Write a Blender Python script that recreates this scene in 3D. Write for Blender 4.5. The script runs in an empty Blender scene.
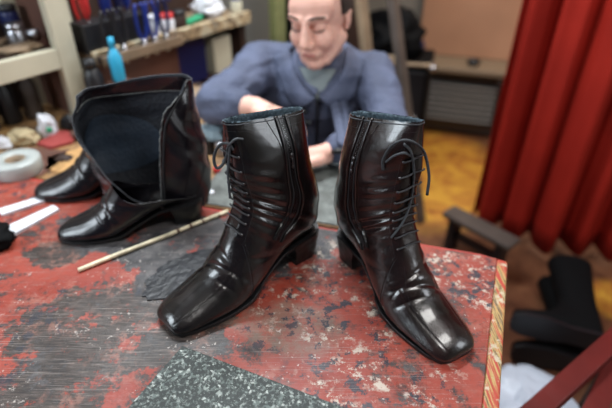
import bpy, bmesh, math, random
import numpy as np
from mathutils import Vector, Matrix, Euler, noise
random.seed(7); rs = np.random.RandomState(5)
S = bpy.context.scene; C = S.collection
PI = math.pi; R = math.radians

# ------------------------------------------------------------------ camera, world, lights
TZ = 0.74                                    # top of the red table
cd = bpy.data.cameras.new('camera'); cam = bpy.data.objects.new('camera', cd); C.objects.link(cam)
cam.location = (0, 0, 1.352); cam.rotation_euler = (R(90-33.7), 0, 0)
cd.sensor_width = 36; cd.lens = 480/612*36; cd.clip_start = 0.02
cd.dof.use_dof = True; cd.dof.focus_distance = 0.745; cd.dof.aperture_fstop = 1.8
S.camera = cam
w = bpy.data.worlds.new('world'); S.world = w; w.use_nodes = True
bg = w.node_tree.nodes['Background']; bg.inputs[0].default_value = (0.75, 0.85, 1, 1); bg.inputs[1].default_value = 0.05
def area(name, loc, target, size, power, col=(1, 1, 1), sy=None):
    l = bpy.data.lights.new(name, 'AREA'); l.energy = power; l.color = col; l.size = size
    if sy: l.shape = 'RECTANGLE'; l.size_y = sy
    o = bpy.data.objects.new(name, l); C.objects.link(o); o.location = loc
    o.rotation_euler = (Vector(target)-Vector(loc)).to_track_quat('-Z', 'Y').to_euler()
    return o
area('ceiling_light_back', (-0.25, 1.55, 2.3), (-0.05, 0.8, 0.8), 1.3, 34, (0.90, 0.96, 1), 0.16)
area('ceiling_light_front', (0.45, 0.15, 2.35), (0.1, 0.8, 0.8), 1.0, 11, (1, 0.98, 0.95), 0.2)
area('window_light', (-1.75, 0.15, 1.75), (0, 0.8, 0.85), 0.7, 24, (0.82, 0.92, 1), 0.9)
area('window_light_right', (1.5, 0.15, 1.5), (0, 0.8, 0.85), 0.5, 9, (0.88, 0.94, 1), 0.9)
area('ceiling_light_room', (1.2, 2.2, 2.4), (1.2, 2.2, 0), 0.9, 24, (1, 0.93, 0.82), 0.6)
S.view_settings.view_transform = 'Standard'; S.view_settings.look = 'None'
S.view_settings.gamma = 1; S.view_settings.use_curve_mapping = False
S.view_settings.exposure = 0.34

# ------------------------------------------------------------------ helpers
def mesh(name, v, f, mat=None, parent=None, smooth=True, kind=None):
    me = bpy.data.meshes.new(name)
    me.from_pydata([tuple(map(float, p)) for p in v], [], [tuple(map(int, q)) for q in f]); me.update()
    if smooth: me.polygons.foreach_set('use_smooth', [True]*len(me.polygons))
    if mat: me.materials.append(mat)
    o = bpy.data.objects.new(name, me); C.objects.link(o)
    if parent: o.parent = parent
    if kind: o['kind'] = kind
    return o
def thing(name, label, cat, loc=(0, 0, 0), rot=(0, 0, 0), group=None):
    o = bpy.data.objects.new(name, None); C.objects.link(o); o.empty_display_size = .05
    o.location = loc; o.rotation_euler = rot if isinstance(rot, tuple) else (0, 0, rot)
    return tag(o, label, cat, group)
def tag(o, label, cat=None, group=None):
    o['label'] = label
    if cat: o['category'] = cat
    if group: o['group'] = group
    return o
def copy_tree(o, parent=None):
    c = o.copy(); C.objects.link(c)
    if parent: c.parent = parent
    for ch in list(o.children): copy_tree(ch, c)
    return c
class MB:
    def __init__(s): s.v = []; s.f = []
    def add(s, v, f):
        n = len(s.v); s.v += [tuple(p) for p in v]; s.f += [tuple(i+n for i in q) for q in f]; return s
    def box(s, c, d, rot=None, bev=0.0):
        bm = bmesh.new(); bmesh.ops.create_cube(bm, size=1)
        for q in bm.verts: q.co = Vector((q.co.x*d[0], q.co.y*d[1], q.co.z*d[2]))
        if bev: bmesh.ops.bevel(bm, geom=bm.edges[:], offset=bev, segments=2, affect='EDGES', profile=.5)
        M = Euler(rot or (0, 0, 0)).to_matrix()
        bm.verts.index_update()
        s.add([M @ q.co + Vector(c) for q in bm.verts], [[q.index for q in f.verts] for f in bm.faces]); bm.free(); return s
    def prism(s, pts, z0, z1):
        n = len(pts); v = [(p[0], p[1], z0) for p in pts]+[(p[0], p[1], z1) for p in pts]
        f = [tuple(range(n-1, -1, -1)), tuple(range(n, 2*n))]+[(i, (i+1) % n, n+(i+1) % n, n+i) for i in range(n)]
        return s.add(v, f)
    def tube(s, pts, r, seg=8, cap=True, flat=1.0):
        P = [Vector(p) for p in pts]; n = len(P); rr = r if hasattr(r, '__len__') else [r]*n
        t0 = (P[1]-P[0]).normalized(); up = Vector((0, 0, 1)) if abs(t0.z) < .9 else Vector((1, 0, 0))
        nx = t0.cross(up).normalized(); v = []; f = []
        for i in range(n):
            t = (P[min(i+1, n-1)]-P[max(i-1, 0)]).normalized()
            nx = (nx-t*nx.dot(t)).normalized(); ny = t.cross(nx)
            for k in range(seg):
                a = 2*PI*k/seg; v.append(P[i]+nx*math.cos(a)*rr[i]+ny*math.sin(a)*rr[i]*flat)
        for i in range(n-1):
            for k in range(seg): f.append((i*seg+k, i*seg+(k+1) % seg, (i+1)*seg+(k+1) % seg, (i+1)*seg+k))
        if cap: f.append(tuple(range(seg-1, -1, -1))); f.append(tuple((n-1)*seg+k for k in range(seg)))
        return s.add(v, f)
    def capsule(s, a, b, ra, rb, seg=14):
        a = Vector(a); b = Vector(b); d = b-a
        if d.length < 1e-6: d = Vector((0, 0, 1e-4))
        u = d.normalized(); pts = []; rr = []
        for k in range(5): t = k/4*PI/2; pts.append(a-u*ra*math.cos(t)); rr.append(max(ra*math.sin(t), 1e-4))
        for k in range(5): t = k/4*PI/2; pts.append(a+d+u*rb*math.sin(t)); rr.append(max(rb*math.cos(t), 1e-4))
        return s.tube(pts, rr, seg)
    def ball(s, c, r, seg=16, rot=None):
        if not hasattr(r, '__len__'): r = (r, r, r)
        M = Euler(rot or (0, 0, 0)).to_matrix(); v = []; f = []; n = seg//2
        for i in range(n+1):
            th = PI*i/n
            for k in range(seg):
                a = 2*PI*k/seg; st = max(math.sin(th), 1e-3)
                v.append(M @ Vector((r[0]*st*math.cos(a), r[1]*st*math.sin(a), r[2]*math.cos(th)))+Vector(c))
        for i in range(n):
            for k in range(seg): f.append((i*seg+k, (i+1)*seg+k, (i+1)*seg+(k+1) % seg, i*seg+(k+1) % seg))
        f.append(tuple(range(seg))); f.append(tuple(n*seg+k for k in range(seg-1, -1, -1)))
        return s.add(v, f)
    def lathe(s, prof, c=(0, 0, 0), seg=24):
        v = []; f = []; n = len(prof)
        for r, z in prof:
            for k in range(seg): a = 2*PI*k/seg; v.append((c[0]+max(r, 1e-4)*math.cos(a), c[1]+max(r, 1e-4)*math.sin(a), c[2]+z))
        for i in range(n-1):
            for k in range(seg): f.append((i*seg+k, i*seg+(k+1) % seg, (i+1)*seg+(k+1) % seg, (i+1)*seg+k))
        f.append(tuple(range(seg-1, -1, -1))); f.append(tuple((n-1)*seg+k for k in range(seg)))
        return s.add(v, f)
    def build(s, name, mat, parent=None, smooth=False, kind=None):
        o = mesh(name, s.v, s.f, mat, parent, smooth, kind)
        if not smooth: return o
        return o
def spline(pts, n):
    P = np.array(pts, float); m = len(P); out = []
    Q = np.vstack([2*P[0]-P[1], P, 2*P[-1]-P[-2]])
    for t in np.linspace(0, m-1, n):
        i = min(int(t), m-2); k = t-i; a, b, c, d = Q[i:i+4]
        out.append(.5*(2*b+(c-a)*k+(2*a-5*b+4*c-d)*k*k+(3*b-a-3*c+d)*k**3))
    return out
def fix_normals(o):
    bm = bmesh.new(); bm.from_mesh(o.data); bmesh.ops.recalc_face_normals(bm, faces=bm.faces[:]); bm.to_mesh(o.data); bm.free(); return o
def auto(o, deg=40):
    me = o.data; bm = bmesh.new(); bm.from_mesh(me)
    for f in bm.faces: f.smooth = True
    for e in bm.edges:
        if len(e.link_faces) == 2 and e.calc_face_angle(0) > R(deg): e.smooth = False
    bm.to_mesh(me); bm.free(); return o

# ------------------------------------------------------------------ materials
def mat(name, col, rough=.5, metal=0, bump=0, bscale=40, coat=0, var=0, vscale=8, spec=None, trans=0, alpha=1, emis=None):
    m = bpy.data.materials.new(name); m.use_nodes = True; nt = m.node_tree; N = nt.nodes; L = nt.links
    b = N['Principled BSDF']; b.inputs['Base Color'].default_value = (*col, 1)
    b.inputs['Roughness'].default_value = rough; b.inputs['Metallic'].default_value = metal
    b.inputs['Coat Weight'].default_value = coat; b.inputs['Coat Roughness'].default_value = .12
    if spec is not None: b.inputs['Specular IOR Level'].default_value = spec
    b.inputs['Transmission Weight'].default_value = trans; b.inputs['Alpha'].default_value = alpha
    tc = N.new('ShaderNodeTexCoord')
    if bump:
        n = N.new('ShaderNodeTexNoise'); n.inputs['Scale'].default_value = bscale; n.inputs['Detail'].default_value = 4
        L.new(tc.outputs['Object'], n.inputs['Vector'])
        bp = N.new('ShaderNodeBump'); bp.inputs['Strength'].default_value = bump; bp.inputs['Distance'].default_value = .01
        L.new(n.outputs['Fac'], bp.inputs['Height']); L.new(bp.outputs[0], b.inputs['Normal'])
    if var:
        n = N.new('ShaderNodeTexNoise'); n.inputs['Scale'].default_value = vscale; n.inputs['Detail'].default_value = 5
        L.new(tc.outputs['Object'], n.inputs['Vector'])
        r = N.new('ShaderNodeValToRGB'); r.color_ramp.elements[0].position = .3; r.color_ramp.elements[1].position = .7
        r.color_ramp.elements[0].color = (*[c*(1-var) for c in col], 1); r.color_ramp.elements[1].color = (*[min(1, c*(1+var)) for c in col], 1)
        L.new(n.outputs['Fac'], r.inputs[0]); L.new(r.outputs[0], b.inputs['Base Color'])
    return m
class NT:
    def __init__(s, name):
        s.m = bpy.data.materials.new(name); s.m.use_nodes = True; s.N = s.m.node_tree.nodes; s.L = s.m.node_tree.links
        s.b = s.N['Principled BSDF']; s.tc = s.N.new('ShaderNodeTexCoord').outputs['Object']
    def mapv(s, scale=(1, 1, 1), rot=(0, 0, 0), loc=(0, 0, 0)):
        n = s.N.new('ShaderNodeMapping'); n.inputs['Scale'].default_value = scale; n.inputs['Rotation'].default_value = rot
        n.inputs['Location'].default_value = loc; s.L.new(s.tc, n.inputs['Vector']); return n.outputs[0]
    def noise(s, scale, detail=4, rough=.5, vec=None, dist=0):
        n = s.N.new('ShaderNodeTexNoise'); n.inputs['Scale'].default_value = scale; n.inputs['Detail'].default_value = detail
        n.inputs['Roughness'].default_value = rough; n.inputs['Distortion'].default_value = dist
        s.L.new(vec or s.tc, n.inputs['Vector']); return n.outputs['Fac']
    def vor(s, scale, vec=None, feat='F1', out='Distance'):
        n = s.N.new('ShaderNodeTexVoronoi'); n.inputs['Scale'].default_value = scale; n.feature = feat
        s.L.new(vec or s.tc, n.inputs['Vector']); return n.outputs[out]
    def ramp(s, fac, stops, interp='LINEAR'):
        r = s.N.new('ShaderNodeValToRGB'); e = r.color_ramp.elements; r.color_ramp.interpolation = interp
        while len(e) < len(stops): e.new(.5)
        for i, (p, c) in enumerate(stops):
            e[i].position = p; e[i].color = (*(c if hasattr(c, '__len__') else (c, c, c)), 1)
        s.L.new(fac, r.inputs[0]); return r.outputs[0]
    def mix(s, fac, a, b, mode='MIX'):
        n = s.N.new('ShaderNodeMix'); n.data_type = 'RGBA'; n.blend_type = mode
        for sock, val in ((n.inputs[0], fac), (n.inputs[6], a), (n.inputs[7], b)):
            if isinstance(val, (int, float)): sock.default_value = val
            elif isinstance(val, tuple): sock.default_value = (*val, 1)
            else: s.L.new(val, sock)
        return n.outputs[2]
    def math(s, op, a, b=0):
        n = s.N.new('ShaderNodeMath'); n.operation = op; n.use_clamp = True
        for sock, val in ((n.inputs[0], a), (n.inputs[1], b)):
            if isinstance(val, (int, float)): sock.default_value = val
            else: s.L.new(val, sock)
        return n.outputs[0]
    def blob(s, cx, cy, rx, ry, ang=0, wob=.5, nscale=14):
        # soft-edged irregular patch around a point of the thing itself
        v = s.mapv((1/rx, 1/ry, 0), (0, 0, 0), (0, 0, 0))
        n = s.N.new('ShaderNodeMapping'); n.vector_type = 'TEXTURE'; n.inputs['Location'].default_value = (cx, cy, 0)
        n.inputs['Rotation'].default_value = (0, 0, ang); n.inputs['Scale'].default_value = (rx, ry, 1000)
        s.L.new(s.tc, n.inputs['Vector'])
        l = s.N.new('ShaderNodeVectorMath'); l.operation = 'LENGTH'; s.L.new(n.outputs[0], l.inputs[0])
        nz = s.noise(nscale, 6, .65)
        a = s.N.new('ShaderNodeMath'); a.operation = 'MULTIPLY_ADD'; s.L.new(nz, a.inputs[0]); a.inputs[1].default_value = wob*4; a.inputs[2].default_value = -wob*2
        t = s.N.new('ShaderNodeMath'); t.operation = 'ADD'; s.L.new(a.outputs[0], t.inputs[0]); s.L.new(l.outputs['Value'], t.inputs[1])
        return s.ramp(t.outputs[0], [(0.7, 1.0), (1.0, 0.0)])
    def out(s, col=None, rough=None, bump=None, bs=.3, bd=.003):
        if col is not None: s.L.new(col, s.b.inputs['Base Color'])
        if rough is not None:
            if isinstance(rough, (int, float)): s.b.inputs['Roughness'].default_value = rough
            else: s.L.new(rough, s.b.inputs['Roughness'])
        if bump is not None:
            bp = s.N.new('ShaderNodeBump'); bp.inputs['Strength'].default_value = bs; bp.inputs['Distance'].default_value = bd
            s.L.new(bump, bp.inputs['Height']); s.L.new(bp.outputs[0], s.b.inputs['Normal'])
        return s.m

def m_leather(name, base, tint):
    t = NT(name)
    n1 = t.noise(22, 5); c = t.mix(t.ramp(n1, [(.35, 0.0), (.7, 1.0)]), base, tint)
    fine = t.vor(900); mid = t.noise(60, 6, .6); big = t.noise(16, 3)
    h = t.N.new('ShaderNodeMath'); h.operation = 'MULTIPLY_ADD'; t.L.new(fine, h.inputs[0]); h.inputs[1].default_value = .06
    h2 = t.N.new('ShaderNodeMath'); h2.operation = 'MULTIPLY_ADD'; t.L.new(mid, h2.inputs[0]); h2.inputs[1].default_value = .45
    t.L.new(big, h2.inputs[2]); t.L.new(h2.outputs[0], h.inputs[2])
    t.b.inputs['Coat Weight'].default_value = .6; t.b.inputs['Coat Roughness'].default_value = .10
    return t.out(c, t.ramp(t.noise(30, 4), [(.3, .13), (.7, .27)]), h.outputs[0], .6, .004)
M = {}
M['leather'] = m_leather('glossy_black_leather', (.003, .0025, .003), (.008, .0055, .0065))
M['leather_brown'] = m_leather('glossy_brown_black_leather', (.005, .003, .003), (.018, .008, .008))
M['leather_back'] = m_leather('dark_leather', (.005, .0045, .007), (.011, .008, .010))
M['leather_back'].node_tree.nodes['Principled BSDF'].inputs['Coat Weight'].default_value = .35
M['sole'] = mat('sole_rubber', (.008, .008, .009), .35, bump=.2, bscale=80)
M['lace'] = mat('black_lace', (.030, .031, .036), .6, bump=.5, bscale=500)
M['lace_grey'] = mat('worn_lace', (.045, .052, .060), .65, bump=.5, bscale=500)
M['thread'] = mat('thread', (.03, .032, .038), .5)
M['zip_tape'] = mat('zip_tape', (.006, .006, .008), .8)
M['zip_metal'] = mat('zip_metal', (.16, .16, .17), .3, 1)
M['metal'] = mat('steel', (.45, .46, .5), .3, 1, var=.2)
M['rim'] = mat('worn_binding', (.05, .055, .065), .5, bump=.6, bscale=300, var=.5, vscale=80)
t = NT('fleece_lining'); n = t.noise(160, 6, .7)
M['fleece'] = t.out(t.ramp(n, [(.3, (.025, .04, .05)), (.55, (.10, .15, .19)), (.8, (.30, .38, .43))]), .95, n, 1, .01)
M['lining'] = mat('dark_lining', (.010, .013, .020), .75, bump=.4, bscale=120, var=.3, vscale=20)
M['lining_patch'] = mat('lining_patch', (.022, .036, .058), .7, bump=.3, bscale=150, var=.25, vscale=20)
M['flap_edge'] = mat('frayed_edge', (.16, .17, .17), .7, var=.5, vscale=90)

def m_table():
    t = NT('worn_red_paint')
    red = t.mix(t.ramp(t.noise(7, 6, .6), [(.3, 0.0), (.7, 1.0)]), (.22, .022, .012), (.36, .058, .034))
    red = t.mix(t.ramp(t.noise(70, 6, .7), [(.45, 0.0), (.65, .45)]), red, (.20, .05, .035))
    gv = t.mapv((6, 60, 6), (0, 0, R(35)))
    wood = t.ramp(t.noise(6, 6, .6, gv), [(.3, (.014, .010, .009)), (.48, (.036, .025, .021)), (.62, (.070, .052, .045)), (.78, (.15, .115, .10))])
    dkw = t.mix(.5, wood, (.016, .014, .015))
    fine = t.noise(34, 12, .85); med = t.noise(9, 8, .7, dist=.4)
    def chipped(zone, thr):      # paint gone inside a zone, ragged at its edge
        s_ = t.N.new('ShaderNodeMath'); s_.operation = 'MULTIPLY_ADD'; t.L.new(zone, s_.inputs[0]); s_.inputs[1].default_value = .24; t.L.new(fine, s_.inputs[2])
        s2 = t.N.new('ShaderNodeMath'); s2.operation = 'MULTIPLY_ADD'; t.L.new(med, s2.inputs[0]); s2.inputs[1].default_value = .7; t.L.new(s_.outputs[0], s2.inputs[2])
        return t.ramp(s2.outputs[0], [(min(thr, .99), 0.0), (min(thr+.035, 1), 1.0)])
    def mx(*z):
        o = z[0]
        for q in z[1:]: o = t.math('MAXIMUM', o, q)
        return o
    zl = mx(t.blob(-.36, .17, .17, .10, R(25), .5, 9), t.blob(-.40, .02, .16, .09, R(30), .5, 9), t.blob(-.50, .33, .07, .05, 0, .5, 12), t.blob(-.20, .12, .10, .06, R(30), .5, 12))
    c = t.mix(chipped(zl, .965), red, wood)
    sc_ = t.math('MULTIPLY', t.ramp(med, [(.50, 0.0), (.57, 1.0)]), t.ramp(fine, [(.46, 0.0), (.52, 1.0)]))
    c = t.mix(sc_, c, dkw)
    # pale rubbed paint
    c = t.mix(t.math('MULTIPLY', t.ramp(t.noise(16, 8, .7, t.mapv(loc=(4, 4, 0))), [(.5, 0.0), (.6, .45)]), t.ramp(t.noise(50, 5, .7), [(.45, 0.0), (.55, 1.0)])), c, (.36, .16, .12))
    # grey black film, reflected sheen painted in with it, behind and between the boots
    film_sheen = mx(t.blob(-.22, .36, .26, .12, R(-8), .4, 12), t.blob(-.02, .41, .16, .085, R(-12), .4, 14), t.blob(-.45, .44, .12, .05, R(-15), .4, 14))
    c = t.mix(chipped(film_sheen, .945), c, t.ramp(t.noise(30, 8, .7), [(.35, (.018, .017, .019)), (.55, (.060, .056, .059)), (.72, (.14, .13, .125))]))
    # smooth brownish area in front of the boots
    c = t.mix(t.math('MULTIPLY', t.blob(-.03, .15, .10, .07, 0, .4, 9), t.ramp(fine, [(.42, .25), (.55, .8)])), c, (.20, .125, .095))
    # cream and navy spatter, thick around the right boot
    zs = mx(t.blob(.06, .22, .14, .17, 0, .5, 8), t.blob(.29, .28, .10, .09, 0, .5, 9), t.blob(.10, .04, .14, .08, 0, .5, 9))
    n38 = t.noise(42, 9, .78)
    c = t.mix(t.math('MULTIPLY', t.ramp(n38, [(.535, 0.0), (.57, 1.0)]), t.math('MULTIPLY', zs, t.ramp(t.noise(14, 5, .6, t.mapv(loc=(3, 5, 0))), [(.46, 0.0), (.54, .95)]))), c, (.50, .43, .36))
    nv = t.noise(36, 7, .7, t.mapv(loc=(7, 1, 0)))
    c = t.mix(t.math('MULTIPLY', t.ramp(nv, [(.55, 0.0), (.58, 1.0)]), mx(t.math('MULTIPLY', zs, .95), t.ramp(t.noise(6, 3, .5, t.mapv(loc=(1, 9, 0))), [(.55, 0.0), (.6, .85)]))), c, (.018, .021, .034))
    c = t.mix(t.math('MULTIPLY', t.ramp(t.noise(110, 5, .7), [(.62, 0.0), (.66, .8)]), t.ramp(t.noise(8, 4), [(.45, 0.0), (.55, 1.0)])), c, (.52, .46, .42))
    c = t.mix(t.ramp(t.noise(15, 9, .78, t.mapv(loc=(2, 2, 0))), [(.60, 0.0), (.65, .85)]), c, (.020, .017, .018))
    for ang, sc, lc in ((R(32), (3, 190, 1), 0), (R(-20), (4, 230, 1), 4), (R(62), (5, 260, 1), 8), (R(40), (6, 400, 1), 12)):
        s1 = t.math('MULTIPLY', t.ramp(t.noise(3, 3, .5, t.mapv(sc, (0, 0, ang), (lc, lc, 0))), [(.64, 0.0), (.68, 1.0)]), t.ramp(t.noise(6, 3, .5, t.mapv(loc=(lc, 1, 0))), [(.46, 0.0), (.6, .5)]))
        c = t.mix(s1, c, (.30, .25, .23))
    return t.out(c, t.ramp(t.noise(12, 6), [(.35, .34), (.65, .55)]), t.noise(60, 8, .7), .7, .002)
M['table'] = m_table()
t = NT('worn_edge_paint')
gv = t.mapv((90, 5, 90))
st = t.ramp(t.noise(1.6, 5, .6, gv), [(.40, (.42, .05, .03)), (.47, (.40, .07, .04)), (.53, (.48, .33, .12)), (.60, (.10, .05, .03)), (.66, (.55, .42, .22)), (.75, (.35, .05, .03))])
c = t.mix(t.ramp(t.noise(35, 6, .7), [(.56, 0.0), (.62, 1.0)]), st, (.5, .42, .30))
M['edge'] = t.out(c, .5, t.noise(2, 5, .6, gv), .5, .002)
M['red_side'] = mat('red_side_paint', (.33, .035, .025), .5, bump=.3, bscale=30, var=.4, vscale=10)
t = NT('granite'); v = t.vor(260, out='Color'); n = t.noise(300, 5, .7); n2 = t.noise(110, 6, .75)
sep = t.N.new('ShaderNodeSeparateColor'); t.L.new(v, sep.inputs[0])
c = t.ramp(sep.outputs[0], [(0, (.014, .020, .018)), (.34, (.028, .036, .034)), (.5, (.10, .125, .115)), (.78, (.24, .27, .25)), (.95, (.42, .45, .42))], 'CONSTANT')
c = t.mix(t.ramp(n2, [(.44, 1.0), (.54, 0.0)]), c, (.014, .019, .018))
c = t.mix(t.ramp(n, [(.60, 0.0), (.66, .8)]), c, (.30, .34, .31))
M['granite'] = t.out(c, .6, n, .25, .001)
M['stick'] = mat('pale_wood', (.74, .66, .46), .5, var=.3, vscale=60)
M['scrap'] = mat('leather_scrap', (.005, .0055, .009), .42, bump=.25, bscale=60, var=.5, vscale=50)
t = NT('workbench_wood')
c = t.ramp(t.noise(9, 7, .65), [(.34, (.05, .028, .015)), (.45, (.26, .13, .045)), (.6, (.46, .25, .08)), (.75, (.36, .22, .11))])
c = t.mix(t.ramp(t.vor(42), [(.16, 1.0), (.26, 0.0)]), c, (.03, .02, .015))
grey = t.ramp(t.N.new('ShaderNodeSeparateXYZ').outputs[0] if False else t.noise(3, 2), [(.3, 0.0), (.7, .5)])
M['bench'] = t.out(t.mix(grey, c, (.16, .12, .09)), .55, t.noise(40, 5), .5, .003)
t = NT('grey_work_mat'); n = t.noise(30, 7, .7)
M['mat_grey'] = t.out(t.ramp(n, [(.35, (.06, .065, .06)), (.6, (.15, .165, .155)), (.8, (.25, .26, .24))]), .6, n, .4, .002)
M['cream'] = mat('cream_paint', (.60, .57, .44), .45, var=.1, vscale=6)
M['brown'] = mat('brown_board', (.12, .052, .036), .6, var=.3, vscale=5)
M['darkwood'] = mat('dark_wood', (.035, .016, .011), .6, var=.4, vscale=7)
M['redwood'] = mat('red_painted_wood', (.12, .010, .008), .45, bump=.2, bscale=20, var=.25, vscale=7)
M['black'] = mat('black_plastic', (.010, .010, .012), .4)
M['blackfab'] = mat('black_cloth', (.003, .003, .0035), .8, spec=.12)
M['white'] = mat('white_paper', (.74, .76, .82), .5, bump=.3, bscale=30)
M['bag'] = mat('white_bag_plastic', (.55, .60, .70), .35, bump=.6, bscale=20)
M['blue'] = mat('blue_plastic', (.012, .03, .22), .35)
M['cyan'] = mat('cyan_plastic', (.03, .38, .62), .35)
M['navy'] = mat('navy_plastic', (.006, .012, .075), .4)
M['red'] = mat('red_plastic', (.55, .03, .03), .35)
M['redcloth'] = mat('red_rubber', (.33, .05, .045), .6)
M['yellow'] = mat('yellow_plastic', (.55, .40, .03), .4)
M['green'] = mat('green_plastic', (.03, .34, .17), .4)
M['olive'] = mat('olive_paint', (.22, .23, .09), .6, var=.3)
M['tan'] = mat('tan_wood', (.27, .19, .12), .6, var=.3)
M['tancloth'] = mat('tan_cloth', (.52, .42, .25), .85, bump=.6, bscale=40)
M['greyw'] = mat('grey_wood', (.085, .065, .055), .55, var=.3, vscale=10)
M['jacket'] = mat('blue_grey_jacket', (.080, .096, .158), .8, bump=.5, bscale=60, var=.22, vscale=14)
M['shirt'] = mat('grey_shirt', (.20, .24, .25), .85)
M['trousers'] = mat('dark_trousers', (.03, .035, .05), .85)
M['skin'] = mat('skin', (.78, .45, .36), .5, var=.08, vscale=20)
M['skin'].node_tree.nodes['Principled BSDF'].inputs['Subsurface Weight'].default_value = .08
M['lips'] = mat('lips', (.42, .15, .13), .45)
M['hair'] = mat('dark_hair', (.035, .024, .018), .7, bump=.8, bscale=300)
M['eye'] = mat('eye_dark', (.02, .015, .012), .3)
M['peach'] = mat('peach_board', (.47, .255, .155), .55, var=.12, vscale=3)
M['wall'] = mat('grey_plaster', (.27, .255, .225), .8, var=.1, vscale=3)
M['ceil'] = mat('ceiling_paint', (.55, .54, .5), .8)
M['heater'] = mat('dark_enamel', (.035, .030, .026), .4, var=.2)
M['heater_top'] = mat('heater_top_enamel', (.20, .15, .10), .45)
M['grille'] = mat('grille_metal', (.24, .25, .25), .35, .7)
M['glass'] = mat('cloudy_plastic', (.62, .66, .64), .25, trans=.35)
t = NT('red_velvet'); n = t.noise(4, 4)
M['curtain'] = t.out(t.ramp(n, [(.3, (.25, .010, .005)), (.7, (.34, .016, .008))]), .75, None); t.b.inputs['Specular IOR Level'].default_value = .2
t = NT('patterned_floor')
v = t.mapv((3.2, 3.2, 1), (0, 0, R(20)))
br = t.N.new('ShaderNodeTexChecker'); br.inputs['Scale'].default_value = 1.0; t.L.new(v, br.inputs['Vector'])
ylw = t.ramp(t.noise(7, 7, .7, dist=1.2), [(.3, (.16, .05, .015)), (.45, (.42, .16, .03)), (.6, (.62, .33, .045)), (.75, (.50, .20, .04))])
brn = t.ramp(t.noise(9, 6, .65, dist=.6), [(.3, (.06, .022, .012)), (.6, (.17, .07, .035)), (.8, (.26, .12, .06))])
zone = t.math('MAXIMUM', t.blob(.72, 2.35, .42, .62, R(-15), .06, 5), t.blob(1.28, 1.32, .26, .14, R(-20), .1, 6))
c = t.mix(zone, brn, ylw)
M['floor'] = t.out(c, .35, t.noise(12, 4), .15, .003)

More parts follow.
